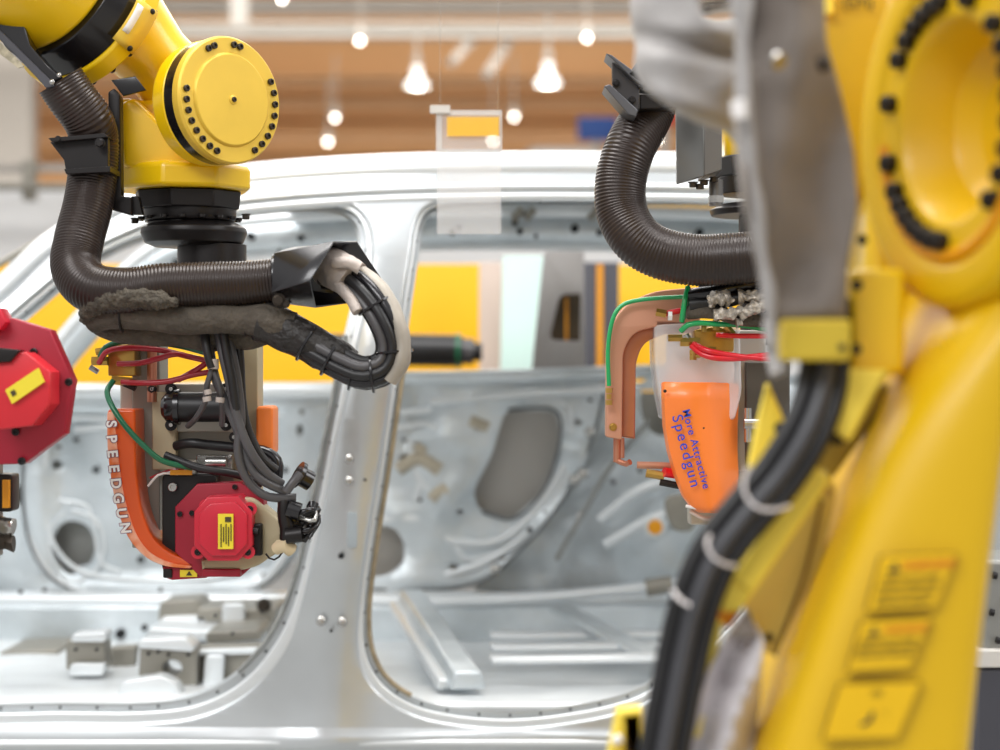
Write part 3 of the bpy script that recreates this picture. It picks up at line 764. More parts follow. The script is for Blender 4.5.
for a in [84, 95, 106, 117, 128, 139, 150, 160]+[-65, -77, -89, -101, -113, -125, -137, -149]:
    bolt(_cov, disc(a, R*.88), da, 3.3*k, STLD, 'socket', 'cover_bolt')
bolt(_cov, disc(0, 0, 3), da, 5*k, YELP, 'dome', 'centre_plug', .5); bolt(_cov, disc(0, 0, 4), da, 2.6*k, STLD, 'socket', 'centre_plug')
# rating strip on the black band
s_ = []
for a in range(-104, -68, 6): s_.append([disc(a, R*.995, t) for t in (-24, -15)])
MB().grid(s_).build('band_label', LBL, rob, solid=.002)
for a in range(-100, -72, 6):
    MB().ball(disc(a, R*1.0, -19.5), 1.6*k, 8).build('band_label_mark', INK, rob)
# foot block
c0 = P(184, 192, 4.08)
MB().lathe(c0, (0,0,1), [(0, 68*k), (4*k, 70*k), (22*k, 70*k), (26*k, 66*k)], 8, r0=PI/8+.25).build('wrist_foot', YEL, rob, bevel=.006, smooth=20)
MB().lathe(P(186, 176, 4.08), (0,0,1), [(0, 50*k), (10*k, 48*k), (34*k, 34*k)], 32).build('wrist_foot_boss', YEL, rob, bevel=.004)
text('1999-04', rob, YELP, P(210, 181, 3.93), 7*k, name='cast_mark') if 0 else None
# black flange stack
c0 = P(188, 210, 4.08)
MB().lathe(c0, (0,0,1), [(0, 54*k), (18*k, 56*k)], 8, r0=PI/8+.25).build('flange_block', BLK, rob, bevel=.003, smooth=20)
MB().lathe(P(190, 222, 4.08), (0,0,1), [(0, 45*k), (4*k, 47*k), (13*k, 47*k)], 48).build('flange_collar', BLK, rob, bevel=.002)
MB().lathe(P(190, 234, 4.08), (0,0,1), [(0, 40*k), (12*k, 43*k)], 48).build('flange_collar', BLK, rob, bevel=.002)
MB().lathe(P(194, 247, 4.08), (0,0,1), [(0, 40*k), (4*k, 50*k), (14*k, 54*k), (19*k, 53*k), (25*k, 42*k)], 48).build('flange_disc', BLK, rob, bevel=.002)
MB().lathe(P(212, 300, 4.08), (0,0,1), [(0, 35*k), (56*k, 35*k)], 40).build('tool_column', BLK, rob)
for i in range(16):
    a = 2*PI*i/16
    bolt(rob, P(190, 214, 4.08)+V((math.cos(a)*50*k, math.sin(a)*50*k, -4*k)), (0,0,-1), 3.4*k, BLK, 'socket', 'flange_bolt')
for (x, y) in ((135, 218), (246, 214)):
    bolt(rob, P(x, y, 4.0), (0,0,-1), 3.6*k, STLD, 'hex', 'flange_bolt', 1.6)
# hose carrier plate and clamp
MB().plate(rp([(108, 92), (114, 88), (120, 96), (121, 196), (131, 197), (131, 215), (109, 209)], 2), Y=3.92, th=.035, bev=.003).build('carrier_plate', BLK, rob)
MB().plate(rp([(131, 196), (138, 196), (142, 214), (131, 214)], 1), Y=3.94, th=.03, bev=.002).build('carrier_foot', BLK, rob)
MB().prism([(48, 138), (104, 133), (108, 137), (52, 142)], 3.82, .16).build('clamp_top_flange', BLK, rob, bevel=.001)
MB().prism([(50, 142), (108, 137), (108, 168), (66, 172), (64, 160)], 3.84, .02).build('clamp_web', BLK, rob, bevel=.001)
MB().prism([(64, 169), (110, 166), (110, 172), (66, 174)], 3.82, .14).build('clamp_bottom_flange', BLK, rob, bevel=.001)
bolt(rob, P(100, 143, 3.82), (0,-1,0), 4*k, BLK, 'hex', 'clamp_bolt'); bolt(rob, P(58, 139, 3.82), (0,-1,0), 2.5*k, BLK, 'hex', 'clamp_bolt')

# ---- corrugated conduit hose with its upper guide and shroud
hose = thing('conduit_hose', 'dark corrugated conduit hose bending round under the left robot wrist', 'hose', P(75, 300, 3.8))
MB().tube([(60, 80, 3.84), (72, 98, 3.85), (88, 120, 3.87), (94, 140, 3.90), (93, 170, 3.90), (88, 205, 3.88), (79, 240, 3.85), (76, 268, 3.82), (92, 288, 3.78), (125, 292, 3.76), (165, 286, 3.76), (210, 284, 3.76), (250, 283, 3.76), (288, 279, 3.76)],
          lambda t: W(24.5, 3.85)-W(3, 3.85)*sstep(.55, .8, t), seg=32, step=.0015, rib=(.0009, .0072)).build('corrugated_tube', HOSE, hose, smooth=80)
# sleeve grip rings at end
for x in (276, 283, 290):
    ringband(P(x, 279, 3.76), (1, 0, .05), W(25, 3.76), W(4, 3.76), BLKG, hose, 'end_ring', 32)
# upper guide funnel
MB().prism([(0, -30), (18, -18), (23, 20), (30, 45), (48, 66), (62, 78), (44, 86), (26, 66), (0, 40), (-60, -10), (-60, -40)], 3.80, .07).build('guide_trough', BLKG, hose, bevel=.004)
MB().prism([(-60, -14), (0, 40), (26, 66), (46, 88), (54, 86), (50, 80), (30, 60), (4, 34), (-60, -24)], 3.785, .02).build('guide_edge', PANG, hose, bevel=.001)
MB().prism([(-20, 26), (0, 42), (24, 66), (18, 68), (0, 54), (-20, 38)], 3.775, .006).build('guide_label', mat('dirty_label', (196,186,160), .6, 0, .5, 60), hose)
bolt(hose, P(52, 82, 3.78), (0,-1,0), 2.6*k, STL, 'dome', 'guide_screw'); bolt(hose, P(59, 75, 3.78), (0,-1,0), 2.2*k, STL, 'dome', 'guide_screw')
# shroud
A = [(274, 254), (292, 248), (306, 262), (302, 290), (286, 303), (272, 292)]; AY = [3.70, 3.80, 3.84, 3.84, 3.76, 3.70]
Bp = [(334, 242), (357, 242), (385, 284), (372, 300), (316, 307), (310, 281)]; BY = [3.70, 3.80, 3.88, 3.90, 3.76, 3.62]
va = [P(x, y, Yy) for (x, y), Yy in zip(A, AY)]; vb = [P(x, y, Yy) for (x, y), Yy in zip(Bp, BY)]
MB().add(va+vb, [(i, (i+1) % 6, 6+(i+1) % 6, 6+i) for i in range(6)]).build('shroud', BLKG, hose, smooth=20, solid=.004, bevel=.001)
bolt(hose, P(279, 300, 3.70), (0,-1,0), 5*k, STLD, 'hex', 'shroud_bolt'); bolt(hose, P(286, 304, 3.70), (0,-1,0), 3*k, STLD, 'hex', 'shroud_bolt')

# ---- cable dress pack
pack = thing('cable_bundle', 'taped bundle of black cables looping out of the black shroud beside the car pillar', 'cable', P(380, 385, 3.78))
path = [(325, 272, 3.80), (345, 276, 3.78), (366, 292, 3.74), (384, 318, 3.72), (393, 345, 3.72), (386, 366, 3.72), (364, 373, 3.72), (340, 363, 3.73), (312, 346, 3.745), (284, 331, 3.78), (246, 322, 3.82)]
kk = W(1, 3.74)
offsr = [(0, 0)]+[(12*kk*math.cos(a), 12*kk*math.sin(a)) for a in [i*PI/4 for i in range(8)]]
cables(offsr, path, 5.6*kk, RUB, pack, 'cable', twist=1.2, mats=[RUB, RUB, RUBG, RUB, BLKG, RUB, RUBG])
MB().tube([(322, 268, 3.80), (338, 268, 3.77), (352, 278, 3.75)], W(19, 3.75), seg=20, lump=(.010, 26), seed=3).build('tape_wrap', TAPE, pack, smooth=50)
MB().tube([(334, 262, 3.73), (346, 262, 3.72), (360, 268, 3.72)], W(6, 3.7), seg=12, lump=(.004, 50), seed=5).build('tape_end', TAPE, pack)
MB().tube([(362, 272, 3.76), (382, 290, 3.73), (396, 314, 3.71), (403, 340, 3.70), (402, 362, 3.70), (390, 380, 3.71)], W(7.5, 3.72), seg=16, flat=1.2, lump=(.003, 30)).build('pale_sleeve', mat('pale_sleeve', (176,168,156), .5, .1, .25, 12), pack, smooth=60)
MB().tube([(338, 286, 3.74), (350, 298, 3.72), (358, 312, 3.71)], W(6, 3.75), seg=14, flat=1.2, lump=(.002, 30)).build('pale_sleeve', TAPE, pack, smooth=60)
def wrap(x, y, Yy, tx, tz, r, w_=2.6, m=BLKG, par=None):
    return ringband(P(x, y, Yy), (tx, 0, tz), W(r, Yy), W(w_, Yy), m, par or pack, 'cable_tie', 24)
wrap(376, 305, 3.73, .5, -.85, 20.5); wrap(394, 352, 3.72, .1, -1, 19.5); wrap(372, 374, 3.72, -1, -.1, 19.5); wrap(330, 358, 3.735, -.9, .5, 20); wrap(306, 344, 3.74, -.85, .5, 19.5); wrap(352, 372, 3.73, -1, .2, 19, 2)
MB().tube([(262, 322, 3.76), (280, 328, 3.755), (305, 341, 3.745), (330, 354, 3.74), (352, 364, 3.735)], lambda t: W(20.5-6*t*t, 3.75), seg=24, lump=(.009, 24), seed=9).build('dark_tape_wrap', mat('dark_tape', (44,40,38), .45, .1, .4, 25, bump=.5, bscale=60), pack, smooth=60)

slv = thing('sleeved_hose_bundle', 'grey brown fabric sleeve bundle lying along under the left conduit hose', 'hose', P(180, 340, 3.84))
MB().tube([(92, 322, 3.80), (112, 315, 3.78), (150, 314, 3.77), (190, 318, 3.77), (235, 318, 3.77), (268, 320, 3.75), (292, 328, 3.75)], lambda t: W(16, 3.8)*(.75+.25*sstep(0, .15, t)), seg=24, flat=1.1, lump=(.007, 16), seed=1).build('sleeve', SLV, slv, smooth=60)
MB().tube([(98, 326, 3.84), (118, 332, 3.83), (150, 332, 3.83), (195, 336, 3.83), (240, 334, 3.83), (275, 328, 3.82)], lambda t: W(15, 3.8)*(.6+.4*sstep(0,.2,t)), seg=24, lump=(.009, 18), seed=4).build('lower_sleeve', SLV, slv, smooth=60)
MB().tube([(84, 322, 3.79), (90, 309, 3.76), (108, 301, 3.73), (132, 298, 3.72), (155, 300, 3.72), (178, 303, 3.72)], lambda t: W(9.5, 3.75)*(.35+.65*min(1, math.sin(PI*t)*2.2)), seg=28, step=.003, lump=(.006, 110), seed=2).build('knitted_sleeve', mat('knit_sleeve', (92,84,72), .8, 0, .5, 60, bump=.8, bscale=90), slv, smooth=60)
for (x, y, r) in ((122, 316, 17), (222, 318, 16.5), (246, 320, 17)):
    wrap(x, y, 3.77, 1, 0, r, 1.6, BLK, slv)
wrap(268, 321, 3.77, 1, -.2, 17.5, 5, BLK, slv)

# ================================================================== WELD GUN (held by the left robot)
gun = thing('welding_gun', 'spot welding gun with red servo motor and orange guard under the left robot', 'welding tool', P(205, 580, 3.95))
def gp(nm, x0, x1, y0, y1, Y, th, m, bev=.0025, label=None):
    return MB().pbox(x0, x1, y0, y1, Y, th).build(nm, m, gun, bevel=bev, label=label)
gp('left_column', 132, 160, 328, 548, 4.0, .10, ALUD); gp('left_column_flange', 120, 133, 384, 430, 4.03, .05, ALU)
gp('right_column', 233, 258, 330, 503, 4.02, .09, BEI)
gp('mounting_plate', 158, 236, 384, 432, 3.99, .03, ALU); gp('back_plate', 170, 234, 430, 486, 4.02, .06, ALUD)
gp('spacer_plate', 152, 176, 392, 470, 3.98, .03, BEI)
MB().cyl(P(152, 328, 3.98), P(152, 402, 3.98), W(5, 3.98), seg=16).build('copper_rod', COP, gun)
gp('rod_clamp', 140, 165, 332, 340, 3.96, .05, BLK); gp('rod_clamp', 228, 236, 330, 350, 3.97, .04, STL)
MB().tube([(176, 407, 3.93), (240, 407, 3.93)], W(15, 3.93), seg=28).build('connector_body', RUB, gun)
MB().lathe(P(180, 407, 3.93), (-1,0,0), [(0, W(18, 3.93)), (W(5, 3.93), W(18, 3.93)), (W(9, 3.93), W(15, 3.93)), (W(14, 3.93), W(14, 3.93)), (W(18, 3.93), W(9, 3.93))], 28).build('connector_cap', BLKG, gun)
for (x, y) in ((171, 389), (226, 389), (171, 425), (226, 425), (152, 389), (234, 437)):
    bolt(gun, P(x, y, 3.93 if x > 160 else 3.975), (0,-1,0), W(4, 3.95), BLK, 'hex', 'plate_bolt'); bolt(gun, P(x, y, 3.92 if x > 160 else 3.97), (0,-1,0), W(2, 3.95), STL, 'socket', 'plate_bolt')
for (x, y) in ((171, 389), (226, 389), (171, 425), (226, 425)):
    MB().cyl(P(x, y, 3.99), P(x, y, 3.93), W(6, 3.93), seg=16).build('standoff', BLK, gun)
MB().tube([(176, 446, 3.95), (190, 443, 3.93), (210, 445, 3.93), (240, 448, 3.93)], W(5, 3.93), seg=14).build('rubber_hose', RUB, gun)
MB().tube([(236, 452, 3.95), (262, 452, 3.95), (276, 462, 3.95), (276, 478, 3.95)], W(7, 3.93), seg=14).build('rubber_hose', BLKG, gun)
gp('chrome_block', 196, 232, 455, 472, 3.97, .05, STL); gp('valve_block', 176, 196, 460, 478, 3.96, .04, ALU)
MB().tube([(206, 462, 3.93), (226, 462, 3.93)], W(5, 3.93)).build('fitting', STL, gun)
# motor mount
MB().plate(rect(162, 216, 474, 572, 6), Y=3.93, th=.05, bev=.003).build('motor_flange', BLK, gun)
gp('grey_motor_side', 152, 166, 545, 562, 3.96, .05, STL)
for (x, y) in ((173, 487), (174, 559)):
    bolt(gun, P(x, y, 3.925), (0,-1,0), W(4.6, 3.92), STL, 'socket', 'mount_bolt')
MB().plate([(197, 484), (240, 482), (264, 500), (264, 556), (240, 577), (200, 577), (175, 552), (175, 507)], Y=3.90, th=.06, bev=.003).build('motor_back_plate', REDD, gun)
MB().plate(rp([(226, 497, 2), (252, 498, 6), (262, 506, 6), (283, 524, 8), (291, 530, 3), (291, 546, 3), (272, 556, 8), (258, 566, 8), (244, 570, 4), (202, 571, 2), (201, 560, 2), (222, 556, 2)], 4), Y=3.87, th=.08, bev=.006).build('motor_bell', BEI, gun)
_cap = MB().plate([(207, 497), (238, 496), (252, 512), (252, 546), (238, 561), (208, 561), (194, 546), (194, 512)], Y=3.82, th=.10, bev=.003).build('motor_cap', RED, gun)
MB().plate([(210, 503), (235, 502), (247, 514), (247, 544), (236, 556), (211, 556), (199, 544), (199, 514)], Y=3.81, th=.02, bev=.003).build('motor_cap_face', RED, gun)
for (x, y, a) in ((206, 506, 2.3), (250, 509, .8), (248, 552, -.8), (198, 552, -2.3)):
    MB().tube([(x, y, 3.83), (x, y, 3.88)], W(7, 3.85), seg=14, smooth=False).build('screw_boss', RED, gun)
    bolt(_cap, P(x, y, 3.832), (0,-1,0), W(3.4, 3.83), BLK, 'socket', 'motor_screw')
for (x, y) in ((180, 514), (192, 513), (235, 487)):
    bolt(gun, P(x, y, 3.898), (0,-1,0), W(2.8, 3.9), BLK, 'socket', 'motor_screw')
lb = gp('motor_label', 218, 233, 514, 549, 3.80, .008, LBL, 0)
MB().pbox(225, 231, 517, 522, 3.798, .003).build('label_mark', INK, lb, smooth=0)
for i, x in enumerate((220.5, 223, 225.5, 228, 230.5)):
    MB().pbox(x, x+.9, 524+(i % 2)*3, 547-(i*5) % 7, 3.798, .003).build('label_print', INK, lb, smooth=0)
MB().plate([(163, 567), (200, 567), (206, 578), (172, 580), (163, 577)], Y=3.91, th=.05, bev=.002).build('red_foot_block', REDD, gun)
MB().pbox(163, 172, 569, 578, 3.905, .05).build('foot_cap', BLK, gun, bevel=.002)
ft = MB().pbox(180, 197, 570, 577, 3.905, .004).build('foot_label', LBL, gun, smooth=0)
MB().plate([(186, 575.5), (189, 571), (192, 575.5)], Y=3.903, th=.002).build('warning_triangle', INK, ft, smooth=0)
MB().pbox(202, 240, 569, 577, 3.865, .05).build('red_lower_bar', REDD, gun, bevel=.003)
gp('black_plug', 250, 262, 524, 556, 3.85, .03, BLK, .004)
MB().tube([(247, 530, 3.84), (258, 532, 3.84)], W(4, 3.84)).build('plug_neck', BLK, gun)
# orange guard (C shaped shell, wider at the bottom) and small one at right
og = rp([(107, 409, 5), (135, 409, 3), (136, 470, 10), (141, 510, 16), (152, 538, 16), (168, 552, 10), (196, 563, 3), (194, 568, 3), (165, 566, 12), (146, 558, 20), (128, 538, 20), (115, 500, 30), (108, 450, 30)], 4)
gd = MB().plate(og, Y=3.90, th=.16, bev=.006, bres=3).build('orange_guard', ORGD, gun, smooth=50)
ow = rp([(107, 412, 3), (114, 412, 3), (117, 450, 20), (124, 500, 30), (136, 536, 20), (150, 554, 20), (170, 563, 8), (192, 566, 2), (190, 568.5, 2), (165, 567, 12), (145, 558, 20), (127, 538, 20), (114, 500, 30), (107, 450, 30)], 3)
we = MB().plate(ow, Y=3.896, th=.012, bev=.002).build('guard_printed_edge', mat('guard_edge', (250,190,160), .5, rgb2=(236,120,60), nscale=30), gd, smooth=50)
PURP = mat('purple_ink', (120,60,90), .6)
for i, ch in enumerate('SPEEDGUN'):
    t_ = i/7; y = 424+t_*104; x = 111+ (t_**2)*14
    text(ch, gd, PURP, P(x, y, 3.8935), W(14, 3.9), right=(.12*t_+.05, 0, -1), up=(1, 0, .1), name='edge_letter_outline', bold=.0022)
    text(ch, gd, INKW, P(x, y, 3.893), W(14, 3.9), right=(.12*t_+.05, 0, -1), up=(1, 0, .1), name='edge_letter', bold=.001)
MB().plate(rect(256, 273, 406, 455, 5), Y=3.96, th=.10, bev=.006, bres=3).build('small_orange_guard', ORG, gun, smooth=50)
# brass manifold
MB().plate(rp([(108, 346), (134, 344), (135, 376), (108, 376)], 2), Y=3.93, th=.07, bev=.002).build('brass_manifold', BRS, gun)
for (x0, y0, x1, y1, r, m) in ((92, 361, 108, 361, 5, BRS), (90, 367, 98, 372, 3, STL), (112, 380, 132, 382, 5, BRS), (96, 352, 108, 350, 4, BRS), (122, 382, 136, 388, 4, BLK)):
    MB().tube([(x0, y0, 3.93), (x1, y1, 3.93)], W(r, 3.93), seg=6).build('brass_fitting' if m is BRS else 'hose_fitting', m, gun, smooth=20)
for pts, m, nm in (([(100, 357, 3.93), (106, 347, 3.91), (122, 342, 3.9), (150, 342, 3.9), (180, 346, 3.9), (210, 354, 3.9)], GRND, 'green_hose'),
        ([(99, 363, 3.92), (108, 351, 3.90), (130, 348, 3.89), (160, 350, 3.89), (186, 356, 3.9), (212, 362, 3.9)], REDHD, 'red_hose'),
        ([(118, 364, 3.91), (140, 363, 3.89), (160, 358, 3.88), (176, 354, 3.88), (190, 357, 3.9)], REDHD, 'red_hose'),
        ([(122, 382, 3.92), (145, 383, 3.9), (170, 381, 3.9), (192, 375, 3.9), (210, 372, 3.9)], REDHD, 'red_hose'),
        ([(178, 380, 3.91), (196, 370, 3.9), (208, 362, 3.9)], REDHD, 'red_hose'),
        ([(113, 381, 3.92), (107, 392, 3.90), (113, 408, 3.88), (127, 428, 3.87), (145, 447, 3.87), (163, 461, 3.88), (192, 468, 3.9)], GRND, 'green_hose')):
    MB().tube(pts, W(2.9, 3.9), seg=12).build(nm, m, gun, smooth=60)
MB().tube([(165, 455, 3.9), (200, 468, 3.89), (235, 474, 3.9), (262, 484, 3.92)], W(4, 3.9), seg=12).build('black_hose', RUB, gun)
MB().tube([(150, 478, 3.93), (170, 470, 3.92), (184, 470, 3.92)], W(1.2, 3.9), seg=8).build('sensor_wire', REDHD, gun)
MB().tube([(148, 486, 3.93), (160, 474, 3.92), (178, 474, 3.92)], W(1.2, 3.9), seg=8).build('sensor_wire', INKW, gun)
gp('yellow_tag', 170, 192, 470, 475, 3.91, .004, PANO, 0)
# hanging grey cables
wires = thing('control_cables', 'grey control cables hanging down in front of the left welding gun', 'cable', P(235, 490, 3.84))
for i, (pts, m) in enumerate((
        ([(206, 322, 3.82), (210, 350, 3.81), (216, 380, 3.81), (226, 402, 3.82), (238, 432, 3.82), (248, 462, 3.82), (262, 480, 3.82), (286, 492, 3.84)], RUBG),
        ([(216, 322, 3.81), (222, 352, 3.80), (230, 385, 3.80), (238, 420, 3.80), (250, 450, 3.80), (266, 472, 3.82), (282, 484, 3.84)], RUBG),
        ([(226, 324, 3.82), (232, 352, 3.81), (238, 385, 3.81), (241, 420, 3.81), (238, 450, 3.81), (246, 478, 3.82), (266, 496, 3.83), (296, 498, 3.84)], RUBG),
        ([(236, 324, 3.83), (240, 360, 3.83), (242, 400, 3.83), (248, 430, 3.83), (262, 458, 3.83), (276, 470, 3.84)], RUB),
        ([(204, 326, 3.80), (207, 350, 3.79), (212, 368, 3.79)], RUB), ([(222, 322, 3.79), (226, 350, 3.79), (232, 380, 3.79), (236, 410, 3.80)], RUB))):
    MB().tube(pts, W(4.6, 3.8), seg=12).build('cable', m, wires, smooth=60)
for pts in ([(212, 370, 3.8), (207, 385, 3.8), (205, 402, 3.82), (196, 418, 3.85), (188, 426, 3.9)], [(214, 372, 3.8), (220, 388, 3.8), (222, 404, 3.82), (222, 425, 3.86)]):
    MB().tube(pts, W(3, 3.8), seg=10).build('thin_cable', RUBG, wires, smooth=60)
for (x, y, a, r) in ((213, 364, 0, 6), (207, 399, .2, 4.4), (220, 400, -.1, 4.4), (208, 392, .2, 4)):
    ringband(P(x, y, 3.795), (a, 0, -1), W(r, 3.8), W(10 if y < 380 else 5, 3.8), TAPE, wires, 'white_tape')
# connector cluster at the right of the motor
con = thing('connector_cluster', 'black plug connectors and tangled wires at the right of the red motor', 'connector', P(296, 560, 3.86))
MB().lathe(P(297, 474, 3.86), (.5,.2,-.3), [(0, W(14, 3.86)), (W(4, 3.86), W(14, 3.86)), (W(6, 3.86), W(10, 3.86)), (W(16, 3.86), W(10, 3.86))], 24).build('round_plug', BLKG, con)
MB().tube([(286, 492, 3.82), (293, 482, 3.82), (300, 474, 3.83)], W(4.5, 3.8)).build('grey_plug_cable', RUBG, con)
MB().tube([(284, 500, 3.84), (286, 520, 3.84), (288, 545, 3.85)], W(7, 3.85), seg=14, lump=(.005, 40)).build('plug_body', BLK, con)
MB().tube([(288, 508, 3.83), (300, 512, 3.83)], W(9, 3.85), seg=14).build('plug_body', BLKG, con)
MB().tube([(286, 536, 3.83), (302, 534, 3.83)], W(8, 3.85), seg=14).build('plug_body', BLK, con)
random.seed(3)
for i in range(12):
    x0 = 290+random.random()*6; y0 = 500+random.random()*36
    pts = [(x0, y0, 3.84), (x0+10+random.random()*10, y0-6+random.random()*12, 3.82+random.random()*.05), (312+random.random()*8, 500+random.random()*28, 3.82+random.random()*.05), (298+random.random()*12, 520+random.random()*18, 3.84)]
    MB().tube(pts, W(2.1+random.random(), 3.84), seg=8).build('loose_wire', [BLKG, BLK, RUB, STL][i % 4 if i % 4 < 3 or i < 5 else 0], con, smooth=60)
MB().tube([(276, 549, 3.85), (284, 545, 3.84), (292, 550, 3.85)], W(6.5, 3.85), seg=12, lump=(.004, 40)).build('beige_sock', mat('beige_sock', (214,196,160), .7), con)
MB().tube([(266, 554, 3.86), (272, 560, 3.85), (280, 556, 3.85), (284, 548, 3.86)], W(1, 3.85), seg=8).build('thin_wire', BLK, con)

# ---- second servo motor cut by the left edge
g2 = thing('welding_gun', 'large red motor of another welding gun cut off by the left edge', 'welding tool', P(5, 470, 3.62))
MB().plate([(-60, 322), (12, 318), (50, 330), (72, 380), (64, 434), (24, 464), (-60, 466), (-80, 390)], Y=3.58, th=.05, bev=.003).build('motor_back_plate', REDD, g2)
MB().plate([(-60, 312), (0, 308), (6, 322), (0, 330), (-60, 330)], Y=3.55, th=.06, bev=.003).build('motor_bracket', RED, g2)
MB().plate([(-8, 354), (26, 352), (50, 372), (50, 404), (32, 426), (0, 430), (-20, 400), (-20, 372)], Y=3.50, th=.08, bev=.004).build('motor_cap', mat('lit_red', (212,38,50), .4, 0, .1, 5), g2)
MB().plate([(-20, 346), (20, 350), (10, 362), (-20, 364)], Y=3.49, th=.04, bev=.003).build('cap_plug', BLK, g2)
for (x, y) in ((69, 382), (22, 461), (16, 432), (34, 352)): bolt(g2, P(x, y, 3.575), (0,-1,0), W(4, 3.57), BLK, 'socket', 'motor_screw')
MB().prism([(5, 390), (38, 368), (44, 382), (12, 404)], 3.49, .008).build('motor_label', LBL, g2, smooth=0)
MB().prism([(10, 392), (14, 389.5), (16.5, 394), (12.5, 396.5)], 3.488, .004).build('label_mark', INK, g2, smooth=0)
MB().pbox(-70, -10, 380, 560, 3.66, .1).build('gun_frame', ALUD, g2, bevel=.004)
c2 = thing('terminal_box', 'small black and amber terminal at left edge below the red motor', 'connector', P(3, 545, 3.7))
MB().plate(rect(-30, 12, 474, 512, 4), Y=3.7, th=.06, bev=.004).build('housing', BLK, c2); MB().pbox(2, 9, 480, 508, 3.69, .02).build('amber_insert', PANO, c2, bevel=.001)
MB().tube([(-20, 524, 3.72), (14, 526, 3.72)], W(10, 3.72), lump=(.01, 50)).build('metal_clamp', STL, c2); MB().tube([(-20, 542, 3.72), (14, 542, 3.72)], W(8, 3.72), lump=(.01, 50)).build('metal_clamp', STLD, c2)
# ================================================================== RIGHT ROBOT (middle distance)
rb2 = thing('industrial_robot', 'second robot wrist with black clamp bracket, half hidden behind the grey fabric cover', 'robot', P(745, 270, 4.0))
def r2(nm, x0, x1, y0, y1, Y, th, m, bev=.003):
    return MB().pbox(x0, x1, y0, y1, Y, th).build(nm, m, rb2, bevel=bev)
GREYM = mat('grey_steel_box', (112,110,108), .42, .5, .15, 6)
MB().prism([(676, 108), (704, 112), (704, 176), (677, 184)], 3.90, .02, [3.98, 3.90, 3.90, 3.98]).build('steel_box_side', mat('grey_steel_light', (140,140,138), .4, .5, .1, 6), rb2, bevel=.002)
MB().prism([(704, 112), (722, 108), (722, 170), (704, 176)], 3.90, .12).build('steel_box', GREYM, rb2, bevel=.002)
MB().lathe(P(775, 160, 4.12), (0,0,1), [(0, W(58,4)), (W(30,4), W(60,4)), (W(40,4), W(50,4)), (W(70,4), W(46,4))], 8, r0=PI/8).build('wrist_foot', YEL, rb2, bevel=.006, smooth=20)
MB().lathe(P(745, 95, 4.12), (1,0,.0), [(0, W(40,4)), (W(12,4), W(44,4)), (W(70,4), W(44,4)), (W(82,4), W(40,4))], 40).build('wrist_housing', YEL, rb2, bevel=.004)
MB().lathe(P(790, 95, 4.15), (.75,.5,.45), [(0, W(36,4)), (W(70,4), W(42,4)), (W(80,4), W(56,4)), (W(260,4), W(62,4))], 40).build('forearm', YEL, rb2, bevel=.004)
MB().lathe(P(764, 178, 4.12), (0,0,1), [(0, W(52, 4)), (W(20, 4), W(54, 4))], 8).build('flange_block', BLK, rb2, bevel=.003, smooth=20)
MB().lathe(P(760, 195, 4.12), (0,0,1), [(0, W(44, 4)), (W(18, 4), W(44, 4))], 40).build('flange_collar', BLK, rb2, bevel=.002)
MB().lathe(P(760, 216, 4.12), (0,0,1), [(0, W(50, 4)), (W(6, 4), W(52, 4)), (W(12, 4), W(40, 4))], 40).build('flange_disc', BLK, rb2, bevel=.002)
MB().lathe(P(764, 262, 4.12), (0,0,1), [(0, W(26, 4)), (W(48, 4), W(26, 4))], 32).build('tool_column', BLK, rb2)
for (x, y) in ((693, 182), (704, 180), (714, 177), (700, 184)):
    bolt(rb2, P(x, y, 3.93), (0,0,-1), W(4, 3.93), STLD, 'hex', 'box_bolt', 1.4)
MB().tube([(716, 180, 3.96), (716, 206, 3.96)], W(7, 3.96), seg=14, smooth=False).build('hanging_post', GREYM, rb2)
MB().tube([(716, 196, 3.96), (716, 203, 3.96)], W(8.5, 3.96), seg=6, smooth=False).build('post_nut', STL, rb2)
# H shaped clamp bracket
BR = mat('bracket_grey', (96,96,100), .42, .5, .15, 6)
MB().prism([(606, 53), (612, 55), (646, 80), (643, 86), (634, 80)], 3.80, .10).build('clamp_upper_flange', BR, rb2, bevel=.002)
MB().prism([(604, 86), (610, 84), (638, 110), (636, 117), (628, 114)], 3.80, .10).build('clamp_lower_flange', BR, rb2, bevel=.002)
MB().prism([(612, 58), (640, 84), (638, 112), (613, 90)], 3.83, .03).build('clamp_web', mat('bracket_web', (74,72,74), .4, .4, .2, 6), rb2, bevel=.002)
MB().prism([(628, 74), (640, 58), (645, 62), (642, 84)], 3.80, .03).build('clamp_gusset', BR, rb2, bevel=.002)
for (x, y) in ((616, 83), (632, 100), (641, 86)): bolt(rb2, P(x, y, 3.825), (0,-1,0), W(3, 3.88), BLK, 'hex', 'clamp_bolt')
MB().prism([(640, 80), (700, 86), (700, 96), (640, 90)], 3.84, .05).build('clamp_arm', BR, rb2, bevel=.002)
MB().prism([(640, 94), (676, 96), (676, 108), (640, 109)], 3.84, .06).build('clamp_arm', BLK, rb2, bevel=.002)
hose2 = thing('conduit_hose', 'dark corrugated conduit hose curving down from the clamp bracket beside the grey cover', 'hose', P(690, 285, 3.9))
MB().tube([(654, 98, 3.95), (646, 118, 3.94), (630, 148, 3.90), (621, 180, 3.89), (622, 212, 3.88), (636, 238, 3.86), (660, 253, 3.85), (695, 260, 3.84), (730, 259, 3.84), (775, 255, 3.84)], W(25.5, 3.88), seg=32, step=.0015, rib=(.0009, .0072)).build('corrugated_tube', HOSE, hose2, smooth=80)
MB().tube([(700, 292, 3.9), (740, 284, 3.88), (775, 284, 3.88)], W(7, 3.88), seg=16).build('side_hose', HOSE, hose2)

